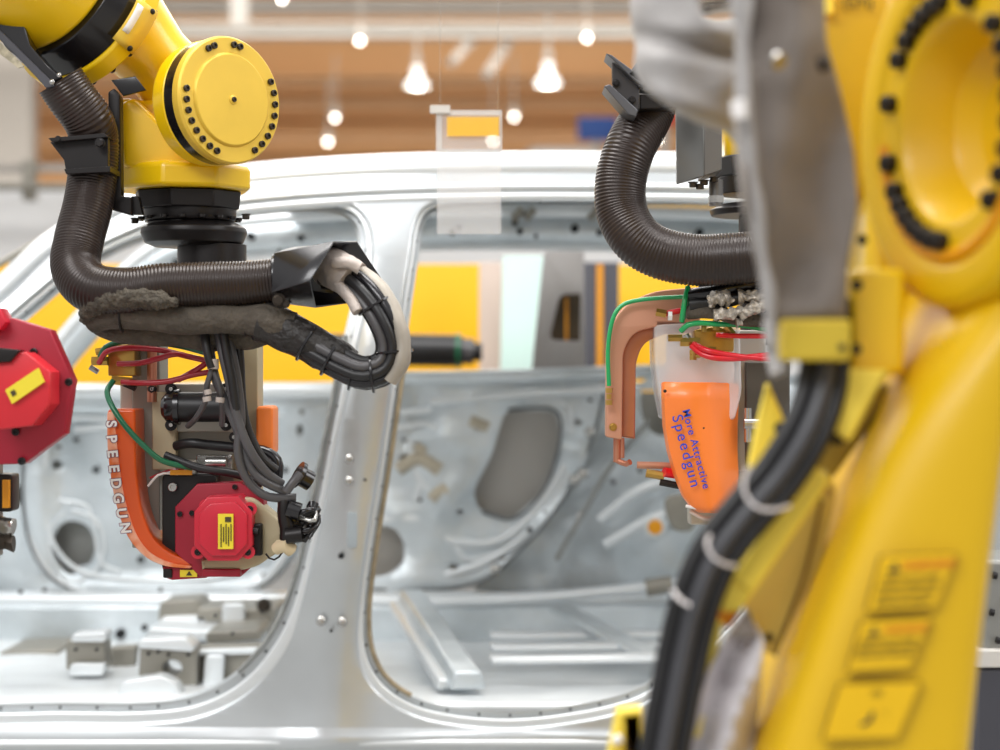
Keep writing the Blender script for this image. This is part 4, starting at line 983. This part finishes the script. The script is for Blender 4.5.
gn = thing('welding_gun', 'welding gun with copper C arm and printed orange cover at right of the car opening', 'welding tool', P(700, 520, 4.0))
def gb(nm, x0, x1, y0, y1, Y, th, m, bev=.003): return MB().pbox(x0, x1, y0, y1, Y, th).build(nm, m, gn, bevel=bev)
carm = rp([(700, 287, 2), (652, 291, 20), (622, 306, 22), (607, 335, 22), (606, 437, 2), (622, 440, 2), (623, 350, 10), (634, 332, 14), (660, 326, 6), (700, 324, 2)], 10)
MB().plate(carm, Y=3.97, th=.05, bev=.003).build('copper_arm', COPD, gn, smooth=40)
carm2 = rp([(700, 312, 2), (655, 316, 12), (636, 326, 12), (622, 345, 12), (621, 437, 1), (635, 439, 1), (636, 360, 10), (644, 342, 10), (665, 334, 4), (700, 332, 2)], 10)
MB().plate(carm2, Y=4.01, th=.06, bev=.003).build('copper_arm_side', COP, gn, smooth=40)
MB().tube([(617, 438, 4.0), (617, 462, 4.0)], W(3.8, 4), seg=12).build('electrode_shank', COP, gn)
MB().tube([(617, 460, 4.0), (625, 464, 3.99), (630, 462, 3.98)], W(3, 4), seg=10).build('electrode_tip', COP, gn)
MB().tube([(622, 438, 4.0), (622, 458, 4.0)], W(2.5, 4), seg=10).build('electrode_shank', COP, gn)
bolt(gn, P(613, 427, 3.97), (0,-1,0), W(3.2, 3.97), BRS, 'hex', 'arm_screw')
MB().tube([(637, 465, 4.0), (668, 466, 4.0), (700, 470, 4.02)], W(3.6, 4), seg=12).build('lower_electrode', COPD, gn)
MB().tube([(646, 473, 3.98), (664, 476, 3.98)], W(4.4, 3.98), seg=8).build('brass_nozzle', BRS, gn)
MB().tube([(664, 472, 3.97), (676, 474, 3.98)], W(5, 3.98), seg=10).build('red_hose_end', REDH, gn)
MB().tube([(660, 482, 3.98), (680, 486, 3.98)], W(3.6, 3.98), seg=10).build('black_hose_end', BLK, gn)
gb('gun_column', 733, 766, 330, 472, 4.02, .1, mat('gun_grey', (186,180,172), .45, .35, .08, 5)); gb('gun_column_dark', 746, 790, 362, 470, 4.0, .03, mat('gun_dark', (84,78,70), .5, .2, .2, 5))
gb('gun_base', 690, 770, 470, 525, 4.08, .06, ALU)
MB().tube([(744, 424, 3.97), (760, 424, 3.97)], W(6, 3.97)).build('steel_pin', STL, gn); MB().tube([(748, 408, 3.97), (748, 442, 3.97)], W(4, 3.97)).build('steel_pin', STL, gn)
MB().plate(rp([(654, 318, 3), (700, 320, 3), (740, 322, 4), (742, 392, 6), (735, 420, 4), (664, 420, 4), (655, 372, 20)], 4), Y=3.97, th=.14, bev=.006).build('clear_guard', CLR2, gn, smooth=50)
gb('transformer_block', 668, 738, 335, 400, 4.02, .05, PANW)
# orange cover: front face and bevelled side
fa = [(662, 384), (706, 381), (714, 381), (737, 389)]; 
rowsL = []
prof = [(383, 662, 708, 738), (400, 662, 710, 738), (425, 663, 712, 737), (450, 667, 714, 737), (475, 674, 717, 738), (495, 682, 720, 736), (506, 690, 718, 730), (512, 698, 716, 722)]
for (y, xl, xm, xr) in prof:
    rowsL.append([P(xl+1, y, 4.05), P(xl, y, 3.96), P(xl+3, y-.5, 3.935), P((xl+xm)/2, y, 3.925), P(xm-3, y, 3.92), P(xm+3, y, 3.93), P((xm+xr)/2, y+.5, 3.96), P(xr-2, y+1, 3.985), P(xr, y+1, 4.00), P(xr, y+1, 4.06)])
oc = MB().grid(rowsL)
oc.add([rowsL[0][i]+V((0,0,0)) for i in range(10)], [tuple(range(10))]); oc.add([rowsL[-1][i] for i in range(10)], [tuple(range(10))])
oc = oc.build('orange_cover', ORG, gn, smooth=60, solid=.003)
for (x, y) in ((665, 391), (703, 391), (704, 428)):
    bolt(oc, P(x, y, 3.922), (0,-1,0), W(1.8, 3.92), STLD, 'dome', 'cover_screw')
def slant(s, x0, y0, x1, y1, size, m, nm, bold, spc=1.0):
    a = P(x0, y0, 3.915); c = P(x1, y1, 3.915); r = (c-a).normalized(); u = V((0,-1,0)).cross(r)*-1
    u = r.cross(V((0,1,0))) * -1 if r.cross(V((0,1,0))).x < 0 else r.cross(V((0,1,0)))
    return text(s, oc, m, (a+c)/2, size, right=r, up=u, name=nm, bold=bold, spc=spc)
slant('Speedgun', 675, 410, 697, 492, .031, INKB, 'printed_name', .0002, 1.28)
slant('More Attractive', 684, 404, 708, 494, .0215, INKB, 'printed_name', .0003, 1.16)
MB().tube([(690, 511, 3.96), (706, 519, 3.96), (722, 514, 3.98), (732, 505, 4.0)], W(2.2, 4), seg=10).build('clear_rim', PANP, gn)
MB().tube([(686, 506, 3.95), (704, 509, 3.94), (722, 508, 3.97)], W(1.6, 4), seg=10).build('clear_rim', INKW, gn)
# brass manifold, hoses
MB().plate(rp([(694, 330), (716, 326), (734, 330), (734, 352), (696, 352)], 3), Y=3.93, th=.05, bev=.003).build('brass_manifold', BRS, gn)
for (x0, y0, x1, y1, r, m) in ((668, 338, 682, 338, 4, BRS), (680, 342, 700, 342, 5, BRS), (693, 350, 693, 360, 4, BRS), (686, 334, 692, 346, 3, STL), (716, 320, 716, 330, 4, BRS), (704, 322, 704, 332, 3, BRS), (690, 355, 700, 355, 3.4, BRS), (656, 312, 666, 314, 4.4, BRS), (726, 326, 734, 336, 4, BRS), (708, 350, 716, 350, 3.6, BRS), (668, 316, 672, 316, 5, PANW)):
    MB().tube([(x0, y0, 3.91), (x1, y1, 3.91)], W(r, 3.91), seg=6).build('brass_fitting', m, gn, smooth=20)
for pts, m, nm, r in (([(609, 386, 3.95), (608, 350, 3.95), (612, 322, 3.95), (620, 307, 3.95), (634, 301, 3.95), (660, 298, 3.94), (684, 297, 3.92)], GRN, 'green_hose', 2.2),
        ([(688, 287, 3.9), (685, 300, 3.89), (683, 312, 3.89), (682, 321, 3.9)], GRN, 'green_ring', 2.8),
        ([(688, 287, 3.9), (689, 300, 3.93), (687, 312, 3.93), (682, 321, 3.9)], GRND, 'green_ring', 2.4),
        ([(681, 331, 3.9), (688, 325, 3.89), (700, 323, 3.89), (716, 324, 3.89), (740, 325, 3.90), (770, 330, 3.9)], GRN, 'green_hose', 2.8),
        ([(664, 314, 3.92), (674, 312, 3.92), (684, 310, 3.92)], REDH, 'red_hose', 3),
        ([(716, 335, 3.9), (740, 336, 3.9), (780, 336, 3.9)], REDH, 'red_hose', 2.6),
        ([(692, 346, 3.9), (702, 354, 3.88), (718, 358, 3.87), (740, 358, 3.88), (780, 354, 3.9)], REDH, 'red_hose', 3.2),
        ([(694, 344, 3.9), (706, 350, 3.87), (724, 354, 3.87), (745, 357, 3.88), (780, 360, 3.9)], REDH, 'red_hose', 2.8)):
    MB().tube(pts, W(r, 3.9), seg=12).build(nm, m, gn, smooth=60)
for y in (390, 396, 402): MB().tube([(609, y-2, 3.95), (609, y+3, 3.95)], W(3.6 if y != 396 else 2.8, 3.95), seg=8).build('hose_end_fitting', BRS, gn)
MB().cyl(P(764, 262, 4.12), P(764, 345, 4.12), W(24, 4.1), seg=32).build('gun_mount', BLK, gn)
pk = thing('braided_cables', 'knotted silver braided cables and black cables above the brass fittings', 'cable', P(735, 330, 3.87))
for i, pts in enumerate(([(690, 296, 3.9), (712, 292, 3.88), (745, 286, 3.88), (780, 284, 3.88)], [(690, 304, 3.89), (716, 302, 3.88), (745, 298, 3.87), (785, 296, 3.87)], [(688, 313, 3.9), (712, 312, 3.88), (740, 318, 3.88), (780, 322, 3.88)])):
    MB().tube(pts, W(7, 3.88), seg=14, lump=(.003, 30)).build('black_cable', [BLKG, RUB, SLV][i], pk, smooth=60)
for s_, pts in enumerate(([(711, 300, 3.86), (722, 296, 3.85), (730, 303, 3.86)], [(714, 315, 3.85), (735, 313, 3.85), (755, 308, 3.85), (775, 303, 3.86)], [(738, 297, 3.86), (752, 296, 3.86), (775, 296, 3.86)], [(712, 305, 3.86), (716, 298, 3.85), (725, 299, 3.85)], [(736, 323, 3.86), (742, 322, 3.86)])):
    MB().tube(pts, W(5.5, 3.86), seg=16, step=.003, lump=(.012, 90), seed=s_).build('braid', BRD, pk, smooth=60)

# ================================================================== FOREGROUND ROBOT
fg = thing('industrial_robot', 'huge blurred yellow robot arm filling the right side with three warning stickers', 'robot', V((P(900, 800, 2.5).x, 2.55, 0)))
Yk = 2.4
# big bolted gear housing facing left and towards us
gn_ax = V((-.955, -.295, 0)); gn_ax.normalize()
gc = P(945, 120, 2.42)
w1 = W(1, 2.42)
def gd(t, r): return (t*w1, r*w1)
_gh = MB().lathe(gc, gn_ax, [gd(-170, 150), gd(-120, 175), gd(-60, 188), gd(-20, 192), gd(-6, 188), gd(0, 178), gd(0, 150), gd(-6, 142), gd(-6, 104), gd(-16, 96), gd(-60, 84), gd(-78, 60), gd(-84, 0.5)], 96, False).build('gear_housing', YELD, fg, bevel=.003, smooth=40)
g1 = V((0,0,1)); g2_ = gn_ax.cross(g1).normalized()
def gpt(a, r, t=0): a = math.radians(a); return gc+gn_ax*t*w1+(g1*math.cos(a)+g2_*math.sin(a))*r*w1
sgn = 1 if gpt(90, 100).x < gc.x else -1
for a in (5, 14, 23, 32, 41, 52, 75, 105, 121, 130, 139, 148, 157, 166, 175, -20, -48, -62, -74, -86, -98, -110, -122, -136):
    p = gpt(a*sgn, 121, -6)
    bolt(_gh, p, gn_ax, 9.5*w1, BLK, 'socket', 'housing_bolt', 1.5)
for i in range(26):                              # gear teeth under the ring
    p = gpt((150+i*2.6-30)*1.0, 134, -8)
MB().tube([gpt(a, 136, -6) for a in range(95, 266, 5)], 7*w1, world=True, seg=10).build('raised_ring', mat('amber_yellow', (236,160,0), .4), fg, smooth=60)
# upper arm block behind the fabric
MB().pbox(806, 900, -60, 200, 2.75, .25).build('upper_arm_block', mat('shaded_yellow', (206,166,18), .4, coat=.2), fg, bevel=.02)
MB().pbox(826, 834, -40, 14, 2.73, .02).build('pale_strip', YELB, fg, bevel=.003)
text('(EM)', fg, INK, P(858, 3, 2.74), W(17, 2.74), name='cast_lettering')
# housing lower body
low = rp([(872, 150, 30), (866, 300, 20), (848, 330, 8), (850, 375, 6), (905, 378, 10), (960, 330, 30), (1060, 270, 10), (1100, 100, 10), (900, 100, 10)], 12)
MB().plate(low, Y=2.70, th=.20, bev=.03, bres=4).build('housing_body', YEL, fg, smooth=50)
MB().pbox(850, 906, 268, 375, 2.46, .1).build('side_bracket', YEL, fg, bevel=.01, bseg=3)
for (x, y) in ((857, 285), (862, 240), (856, 349)): bolt(fg, P(x, y, 2.46 if y > 260 else 2.5), (0,-1,0), W(4.5, 2.46), BLK, 'hex', 'bracket_bolt')
MB().pbox(783, 852, 319, 361, 2.36, .05).build('yellow_hose_bracket', mat('tape_yellow', (214,184,52), .5), fg, bevel=.005)
bolt(fg, P(842, 347, 2.355), (0,-1,0), W(4, 2.36), STLD, 'dome', 'bracket_screw')
# lower arm: lofted body
yl = [(-60, 1090, 1180, 1290), (120, 1010, 1100, 1240), (200, 968, 1050, 1160), (260, 930, 1012, 1100), (320, 892, 965, 1050), (380, 872, 925, 1022), (440, 852, 890, 1006), (500, 826, 862, 999), (560, 800, 838, 991), (620, 778, 814, 984), (680, 752, 792, 977), (740, 728, 772, 971), (800, 705, 752, 965), (960, 650, 700, 950), (1300, 560, 600, 920)]
rows = []
for (y, xl, xm, xr) in yl:
    rows.append([P(xr-26, y, 2.80), P(xl-14, y, 2.80), P(xl-4, y, 2.70), P((xl*2+xm)/3, y, 2.58), P((xl+xm*2)/3, y, 2.46), P(xm, y, 2.385), P(xm+14, y, 2.35), P(xm+40, y, 2.335), P((xm+xr)/2, y, 2.325), P(xr-10, y, 2.32), P(xr, y, 2.335), P(xr, y, 2.40), P(xr-26, y, 2.80)])
MB().grid(rows).build('lower_arm', YELD, fg, smooth=80, sub=1)
# robot base below the frame
bx = P(790, 800, 2.55).x
MB().lathe(V((bx, 2.57, 0)), (0,0,1), [(0, .24), (.06, .24), (.08, .19), (.3, .17)], 40).build('robot_base', YEL, fg, bevel=.005)
# khaki side plate with slot, bracket bars
MB().plate(rp([(826, 470, 3), (838, 490, 8), (822, 560, 6), (776, 657, 5), (765, 652, 4), (742, 600, 8), (752, 575, 4)], 4), Y=2.50, th=.02, bev=.003).build('side_plate', mat('khaki_plate', (214,190,100), .5), fg)
MB().tube([(822, 500, 2.49), (806, 570, 2.49), (775, 656, 2.49)], W(2, 2.5), seg=8).build('plate_slot', mat('slot_brown', (90,60,10), .6), fg)
bolt(fg, P(769, 637, 2.495), (0,-1,0), W(4.5, 2.5), STLD, 'dome', 'plate_bolt')
def bar(pts, Y, nm='cable_rack_bar', m=YELB, th=.03): return MB().plate(rp(pts, 3), Y=Y, th=th, bev=.004).build(nm, m, fg)
bar([(812, 462), (832, 480), (752, 596), (733, 578)], 2.435)
bar([(733, 572), (756, 590), (740, 612), (714, 612), (716, 596)], 2.44)
bar([(706, 618), (724, 622), (700, 738), (676, 738), (690, 680)], 2.45)
bar([(722, 606), (742, 610), (730, 628), (708, 622)], 2.472, m=PANO)
bar([(848, 368), (890, 370), (850, 442), (832, 428)], 2.42)
bar([(768, 382), (790, 432), (752, 520), (742, 500), (756, 430)], 2.60, th=.02)
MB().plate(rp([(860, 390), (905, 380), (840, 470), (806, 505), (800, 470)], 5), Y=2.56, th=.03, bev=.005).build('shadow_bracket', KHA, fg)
bolt(fg, P(836, 434, 2.47), (-.3,-1,0), W(9, 2.47), BLK, 'hex', 'rack_bolt', 1.4); bolt(fg, P(828, 492, 2.455), (0,-1,0), W(4.5, 2.46), BRS, 'hex', 'rack_bolt'); bolt(fg, P(815, 496, 2.455), (0,-1,0), W(4.5, 2.46), STLD, 'hex', 'rack_bolt')
bolt(fg, P(780, 428, 2.59), (0,-1,0), W(5, 2.5), STLD, 'hex', 'rack_bolt'); bolt(fg, P(786, 438, 2.59), (0,-1,0), W(5, 2.5), STLD, 'hex', 'rack_bolt')
# stickers on the arm (parallelogram plates)
SK = [((881, 556), (958, 553), (936, 607), (866, 612)), ((862, 621), (932, 618), (910, 668), (847, 672)), ((840, 684), (922, 682), (898, 738), (822, 740))]
SKB = mat('sticker_border', (120,90,10), .5)
for i, q in enumerate(SK):
    Ys = 2.312
    c = V((sum(p[0] for p in q)/4, sum(p[1] for p in q)/4))
    o = MB().prism(q, Ys, .012).build('warning_sticker', SKB, fg, smooth=0, label=['upper warning sticker with red heading', 'middle warning sticker with red heading', 'lower yellow sticker with small arrow diagram'][i])
    q2 = [tuple(c+(V(p)-c)*.978) for p in q]
    MB().prism(q2, Ys-.0015, .004).build('sticker_face', LBLY, o, smooth=0)
    def uv(u, v):
        a = V(q[0])*(1-u)+V(q[1])*u; b_ = V(q[3])*(1-u)+V(q[2])*u
        return a*(1-v)+b_*v
    rt = (P(*uv(1, .5), Ys)-P(*uv(0, .5), Ys)).normalized(); up = (P(*uv(.5, 0), Ys)-P(*uv(.5, 1), Ys)).normalized()
    def put(s, u, v, size, m): text(s, o, m, P(*uv(u, v), Ys-.003), W(size, Ys), right=rt, up=up, name='sticker_print')
    if i < 2:
        MB().prism([tuple(uv(.22, .12)), tuple(uv(.32, .30)), tuple(uv(.14, .30))], Ys-.0035, .001).build('warning_triangle', INK, o, smooth=0)
        put('WARNING', .68, .2, 11 if i == 0 else 9, INKR)
        for j in range(3 if i else 4): put(['KEEP OUT OF AREA', 'DURING OPERATION', 'LOCK OUT POWER', 'BEFORE ENTERING'][j], .5, .42+j*.15, 6.5, INK)
    else:
        put('OIL', .5, .18, 8, INK)
        MB().tube([P(*uv(.45, .75), Ys-.003), P(*uv(.52, .70), Ys-.003), P(*uv(.55, .60), Ys-.003), P(*uv(.54, .52), Ys-.003)], W(2, Ys), world=True, seg=6).build('arrow_diagram', INK, o)
        put('- -', .7, .52, 8, INK)

# fabric cover over the upper arm (thick sheet with folds)
cov = thing('fabric_cover', 'grey fabric jacket hanging over the foreground robot arm, creased and strapped', 'cover', P(790, 320, 2.55))
def fold(x, y):
    dd = .0
    dd += .030*math.sin(x*.045+y*.012)+.018*noise.noise(V((x*.025, y*.02, 1)))
    dd -= .05*math.exp(-((x-742-(y*.02))/9)**2)            # vertical strap ridge
    dd += .05*sstep(790, 862, x)                            # falls away to the right
    return dd
main = rp([(738, -40), (826, -40), (828, 40), (842, 88), (856, 150), (860, 205), (850, 262), (848, 320), (782, 320), (770, 318), (762, 270), (746, 205), (738, 140)], 10)
MB().plate(main, Y=2.36, th=.05, bev=.012, dep=fold, grid=9, bres=3).build('main_panel', CLOD, cov, smooth=70)
def fold2(x, y):
    n = noise.noise(V((x*.022, y*.022, 7)))
    r = math.hypot((x-690)/60, (y-50)/90)
    return .06*r*r+.03*n-.02*math.exp(-((y-(95+.25*(x-640)))/16)**2)+.03*math.exp(-((y-(36+.2*(x-640)))/10)**2)
lobe = sm([(640, -40), (632, 5), (637, 40), (636, 66), (648, 86), (664, 98), (678, 108), (700, 120), (728, 130), (748, 150), (762, 120), (764, 40), (760, -40), (700, -50)], 5)
MB().plate(lobe, [sm([(702, 2), (716, -4), (738, 2), (736, 14), (720, 20), (706, 14)], 4)], Y=2.50, th=.05, bev=.015, dep=fold2, grid=8, bres=3).build('side_lobe', CLO, cov, smooth=70)
MB().tube([(741, -40, 2.29), (743, 60, 2.29), (744, 110, 2.29), (752, 180, 2.30), (764, 260, 2.32), (773, 335, 2.34)], lambda t: W(7-2*t, 2.3), seg=12, flat=.7, lump=(.008, 18)).build('edge_strap', CLO, cov, smooth=60)
MB().tube([(738, 100, 2.27), (740, 118, 2.27)], W(8, 2.27), seg=12).build('strap_buckle', INKW, cov)
MB().tube([(776, 60, 2.30), (780, 62, 2.295)], W(9, 2.3), seg=14).build('snap_button', STL, cov)
MB().tube([(818, 66, 2.33), (828, 62, 2.33)], W(8, 2.3), seg=14).build('snap_button', STLD, cov)
MB().tube([(700, 10, 2.56), (724, 4, 2.56), (742, 0, 2.56)], W(4, 2.56), seg=10, lump=(.005, 50)).build('foil_label', STL, cov)
MB().plate(rp([(764, 318), (790, 320), (790, 372), (772, 380), (766, 350)], 6), Y=2.42, th=.02, bev=.006, dep=lambda x, y: .01*math.sin(y*.2)).build('cuff', CLO, cov, smooth=60)

clo2 = thing('fabric_cover', 'grey cloth cover draped at the bottom between black cables and yellow arm', 'cover', P(725, 790, 2.5))
def fold3(x, y): return .03*math.sin(x*.12+y*.05)+.03*noise.noise(V((x*.04, y*.02, 5)))
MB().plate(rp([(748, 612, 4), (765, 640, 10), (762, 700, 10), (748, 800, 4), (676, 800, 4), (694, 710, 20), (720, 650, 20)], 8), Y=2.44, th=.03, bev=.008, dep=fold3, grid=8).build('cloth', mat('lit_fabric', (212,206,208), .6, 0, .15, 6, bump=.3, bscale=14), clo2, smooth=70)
MB().plate(rp([(748, 608, 3), (760, 640, 4), (732, 640, 4)], 3), Y=2.425, th=.02, bev=.004).build('cloth_tip', CLOD, clo2)

# thick black cables
bc = thing('cable_bundle', 'thick black cable bundle with white zip ties running down beside the yellow arm', 'cable', P(665, 800, 2.42))
pth = [(822, 300, 2.46), (824, 345, 2.44), (818, 390, 2.42), (803, 432, 2.41), (776, 475, 2.41), (744, 512, 2.41), (715, 550, 2.41), (695, 595, 2.41), (683, 640, 2.42), (671, 700, 2.42), (660, 760, 2.42), (650, 830, 2.42)]
of = [(-.024, 0), (-.004, .012), (.017, .006), (-.014, -.018), (.008, -.016)]
cables(of, pth, .012, RUB, bc, 'black_cable', seg=14, mats=[RUB, mat('cable_grey', (70,70,74), .4, 0, .1, 6), RUB, BLKG, RUB])
for pts in ([(750, 466, 2.36), (744, 480, 2.36), (746, 496, 2.355), (758, 508, 2.355), (774, 510, 2.36), (790, 506, 2.38)], [(710, 535, 2.37), (707, 545, 2.36), (712, 556, 2.355), (724, 564, 2.36), (736, 566, 2.38)], [(673, 590, 2.38), (678, 598, 2.365), (690, 606, 2.36)]):
    MB().tube(pts, W(1.9, 2.36), seg=8, flat=.6).build('zip_tie', ZIP, bc, smooth=60)
yb = thing('yellow_terminal_box', 'small open yellow box cut by the bottom edge left of the black cables', 'box', P(630, 800, 2.6))
MB().plate([(618, 712), (642, 710), (642, 800), (600, 800)], [[(626, 718), (638, 717), (638, 792), (624, 792)]], Y=2.58, th=.05, bev=.003).build('box_frame', YELB, yb)
MB().pbox(620, 640, 715, 800, 2.62, .02).build('box_inside', mat('box_grey', (120,116,124), .5), yb, bevel=.002)
MB().plate([(630, 724), (636, 723), (636, 742), (630, 743)], Y=2.615, th=.004).build('box_socket', BLK, yb)
MB().tube([(613, 742, 2.57), (622, 738, 2.57)], W(5, 2.57), seg=12).build('box_knob', PANW, yb)
# ================================================================== CAMERA & LIGHT
cam = bpy.data.cameras.new('camera'); co = bpy.data.objects.new('camera', cam); col.objects.link(co)
co.location = (0, 0, CZ); co.rotation_euler = (PI/2, 0, 0)
cam.lens = 70; cam.sensor_width = 36; cam.clip_end = 200
cam.dof.use_dof = True; cam.dof.focus_distance = 3.95; cam.dof.aperture_fstop = 1.9
bpy.context.scene.camera = co
w = bpy.data.worlds.new('world'); bpy.context.scene.world = w; w.use_nodes = True
nt = w.node_tree; bg = nt.nodes['Background']
tc = nt.nodes.new('ShaderNodeTexCoord'); sx = nt.nodes.new('ShaderNodeSeparateXYZ'); rp_ = nt.nodes.new('ShaderNodeValToRGB')
nt.links.new(tc.outputs['Generated'], sx.inputs[0])
mr = nt.nodes.new('ShaderNodeMapRange'); mr.inputs['From Min'].default_value = -1; nt.links.new(sx.outputs['Z'], mr.inputs['Value'])
nt.links.new(mr.outputs[0], rp_.inputs[0])
e = rp_.color_ramp.elements; e[0].position = .3; e[0].color = (.35, .34, .33, 1); e[1].position = .75; e[1].color = (1, 1, 1, 1)
m_ = e.new(.5); m_.color = (.62, .60, .58, 1)
nt.links.new(rp_.outputs[0], bg.inputs[0]); bg.inputs[1].default_value = .85
def area(nm, loc, rot, sx_, sy_, pw, c=(1,1,1)):
    l = bpy.data.lights.new(nm, 'AREA'); l.shape = 'RECTANGLE'; l.size = sx_; l.size_y = sy_; l.energy = pw; l.color = c
    o = bpy.data.objects.new(nm, l); o.location = loc; o.rotation_euler = rot; col.objects.link(o); return o
area('hall_light_over_cell', (-1, 4, 6.5), (0, 0, 0), 6, 2, 420, (1, .98, .95))
area('hall_light_front', (-3, -2, 5.5), (math.radians(50), 0, math.radians(-25)), 4, 2, 260)
area('hall_light_right', (4.5, 2, 4.5), (0, math.radians(55), 0), 2, 3, 110)
area('car_interior_fill', (0.3, 5.8, 3.2), (0, 0, 0), 4, 1, 30)  # fill light added above the car to brighten its inside
area('hall_light_back', (0, 20, 8.5), (0, 0, 0), 22, 8, 2800, (1, .95, .88))
sc = bpy.context.scene
sc.view_settings.view_transform = 'Standard'; sc.view_settings.look = 'None'; sc.view_settings.exposure = 0; sc.view_settings.gamma = 1
# groups of look-alikes
_grp = {'spot_lamp': 'small spot lamps glowing in the hall', 'pendant_lamp': 'bell shaped pendant lamps', 'roof_beam': 'beams and rails crossing the back of the hall',
        'ceiling_duct': 'slanting ducts under the roof', 'conduit_hose': 'corrugated conduit hoses on the robots', 'welding_gun': 'spot welding guns', 'industrial_robot': 'yellow industrial robots'}
for o in bpy.data.objects:
    if o.parent is None and o.name.split('.')[0] in _grp and 'label' in o: o['group'] = _grp[o.name.split('.')[0]]
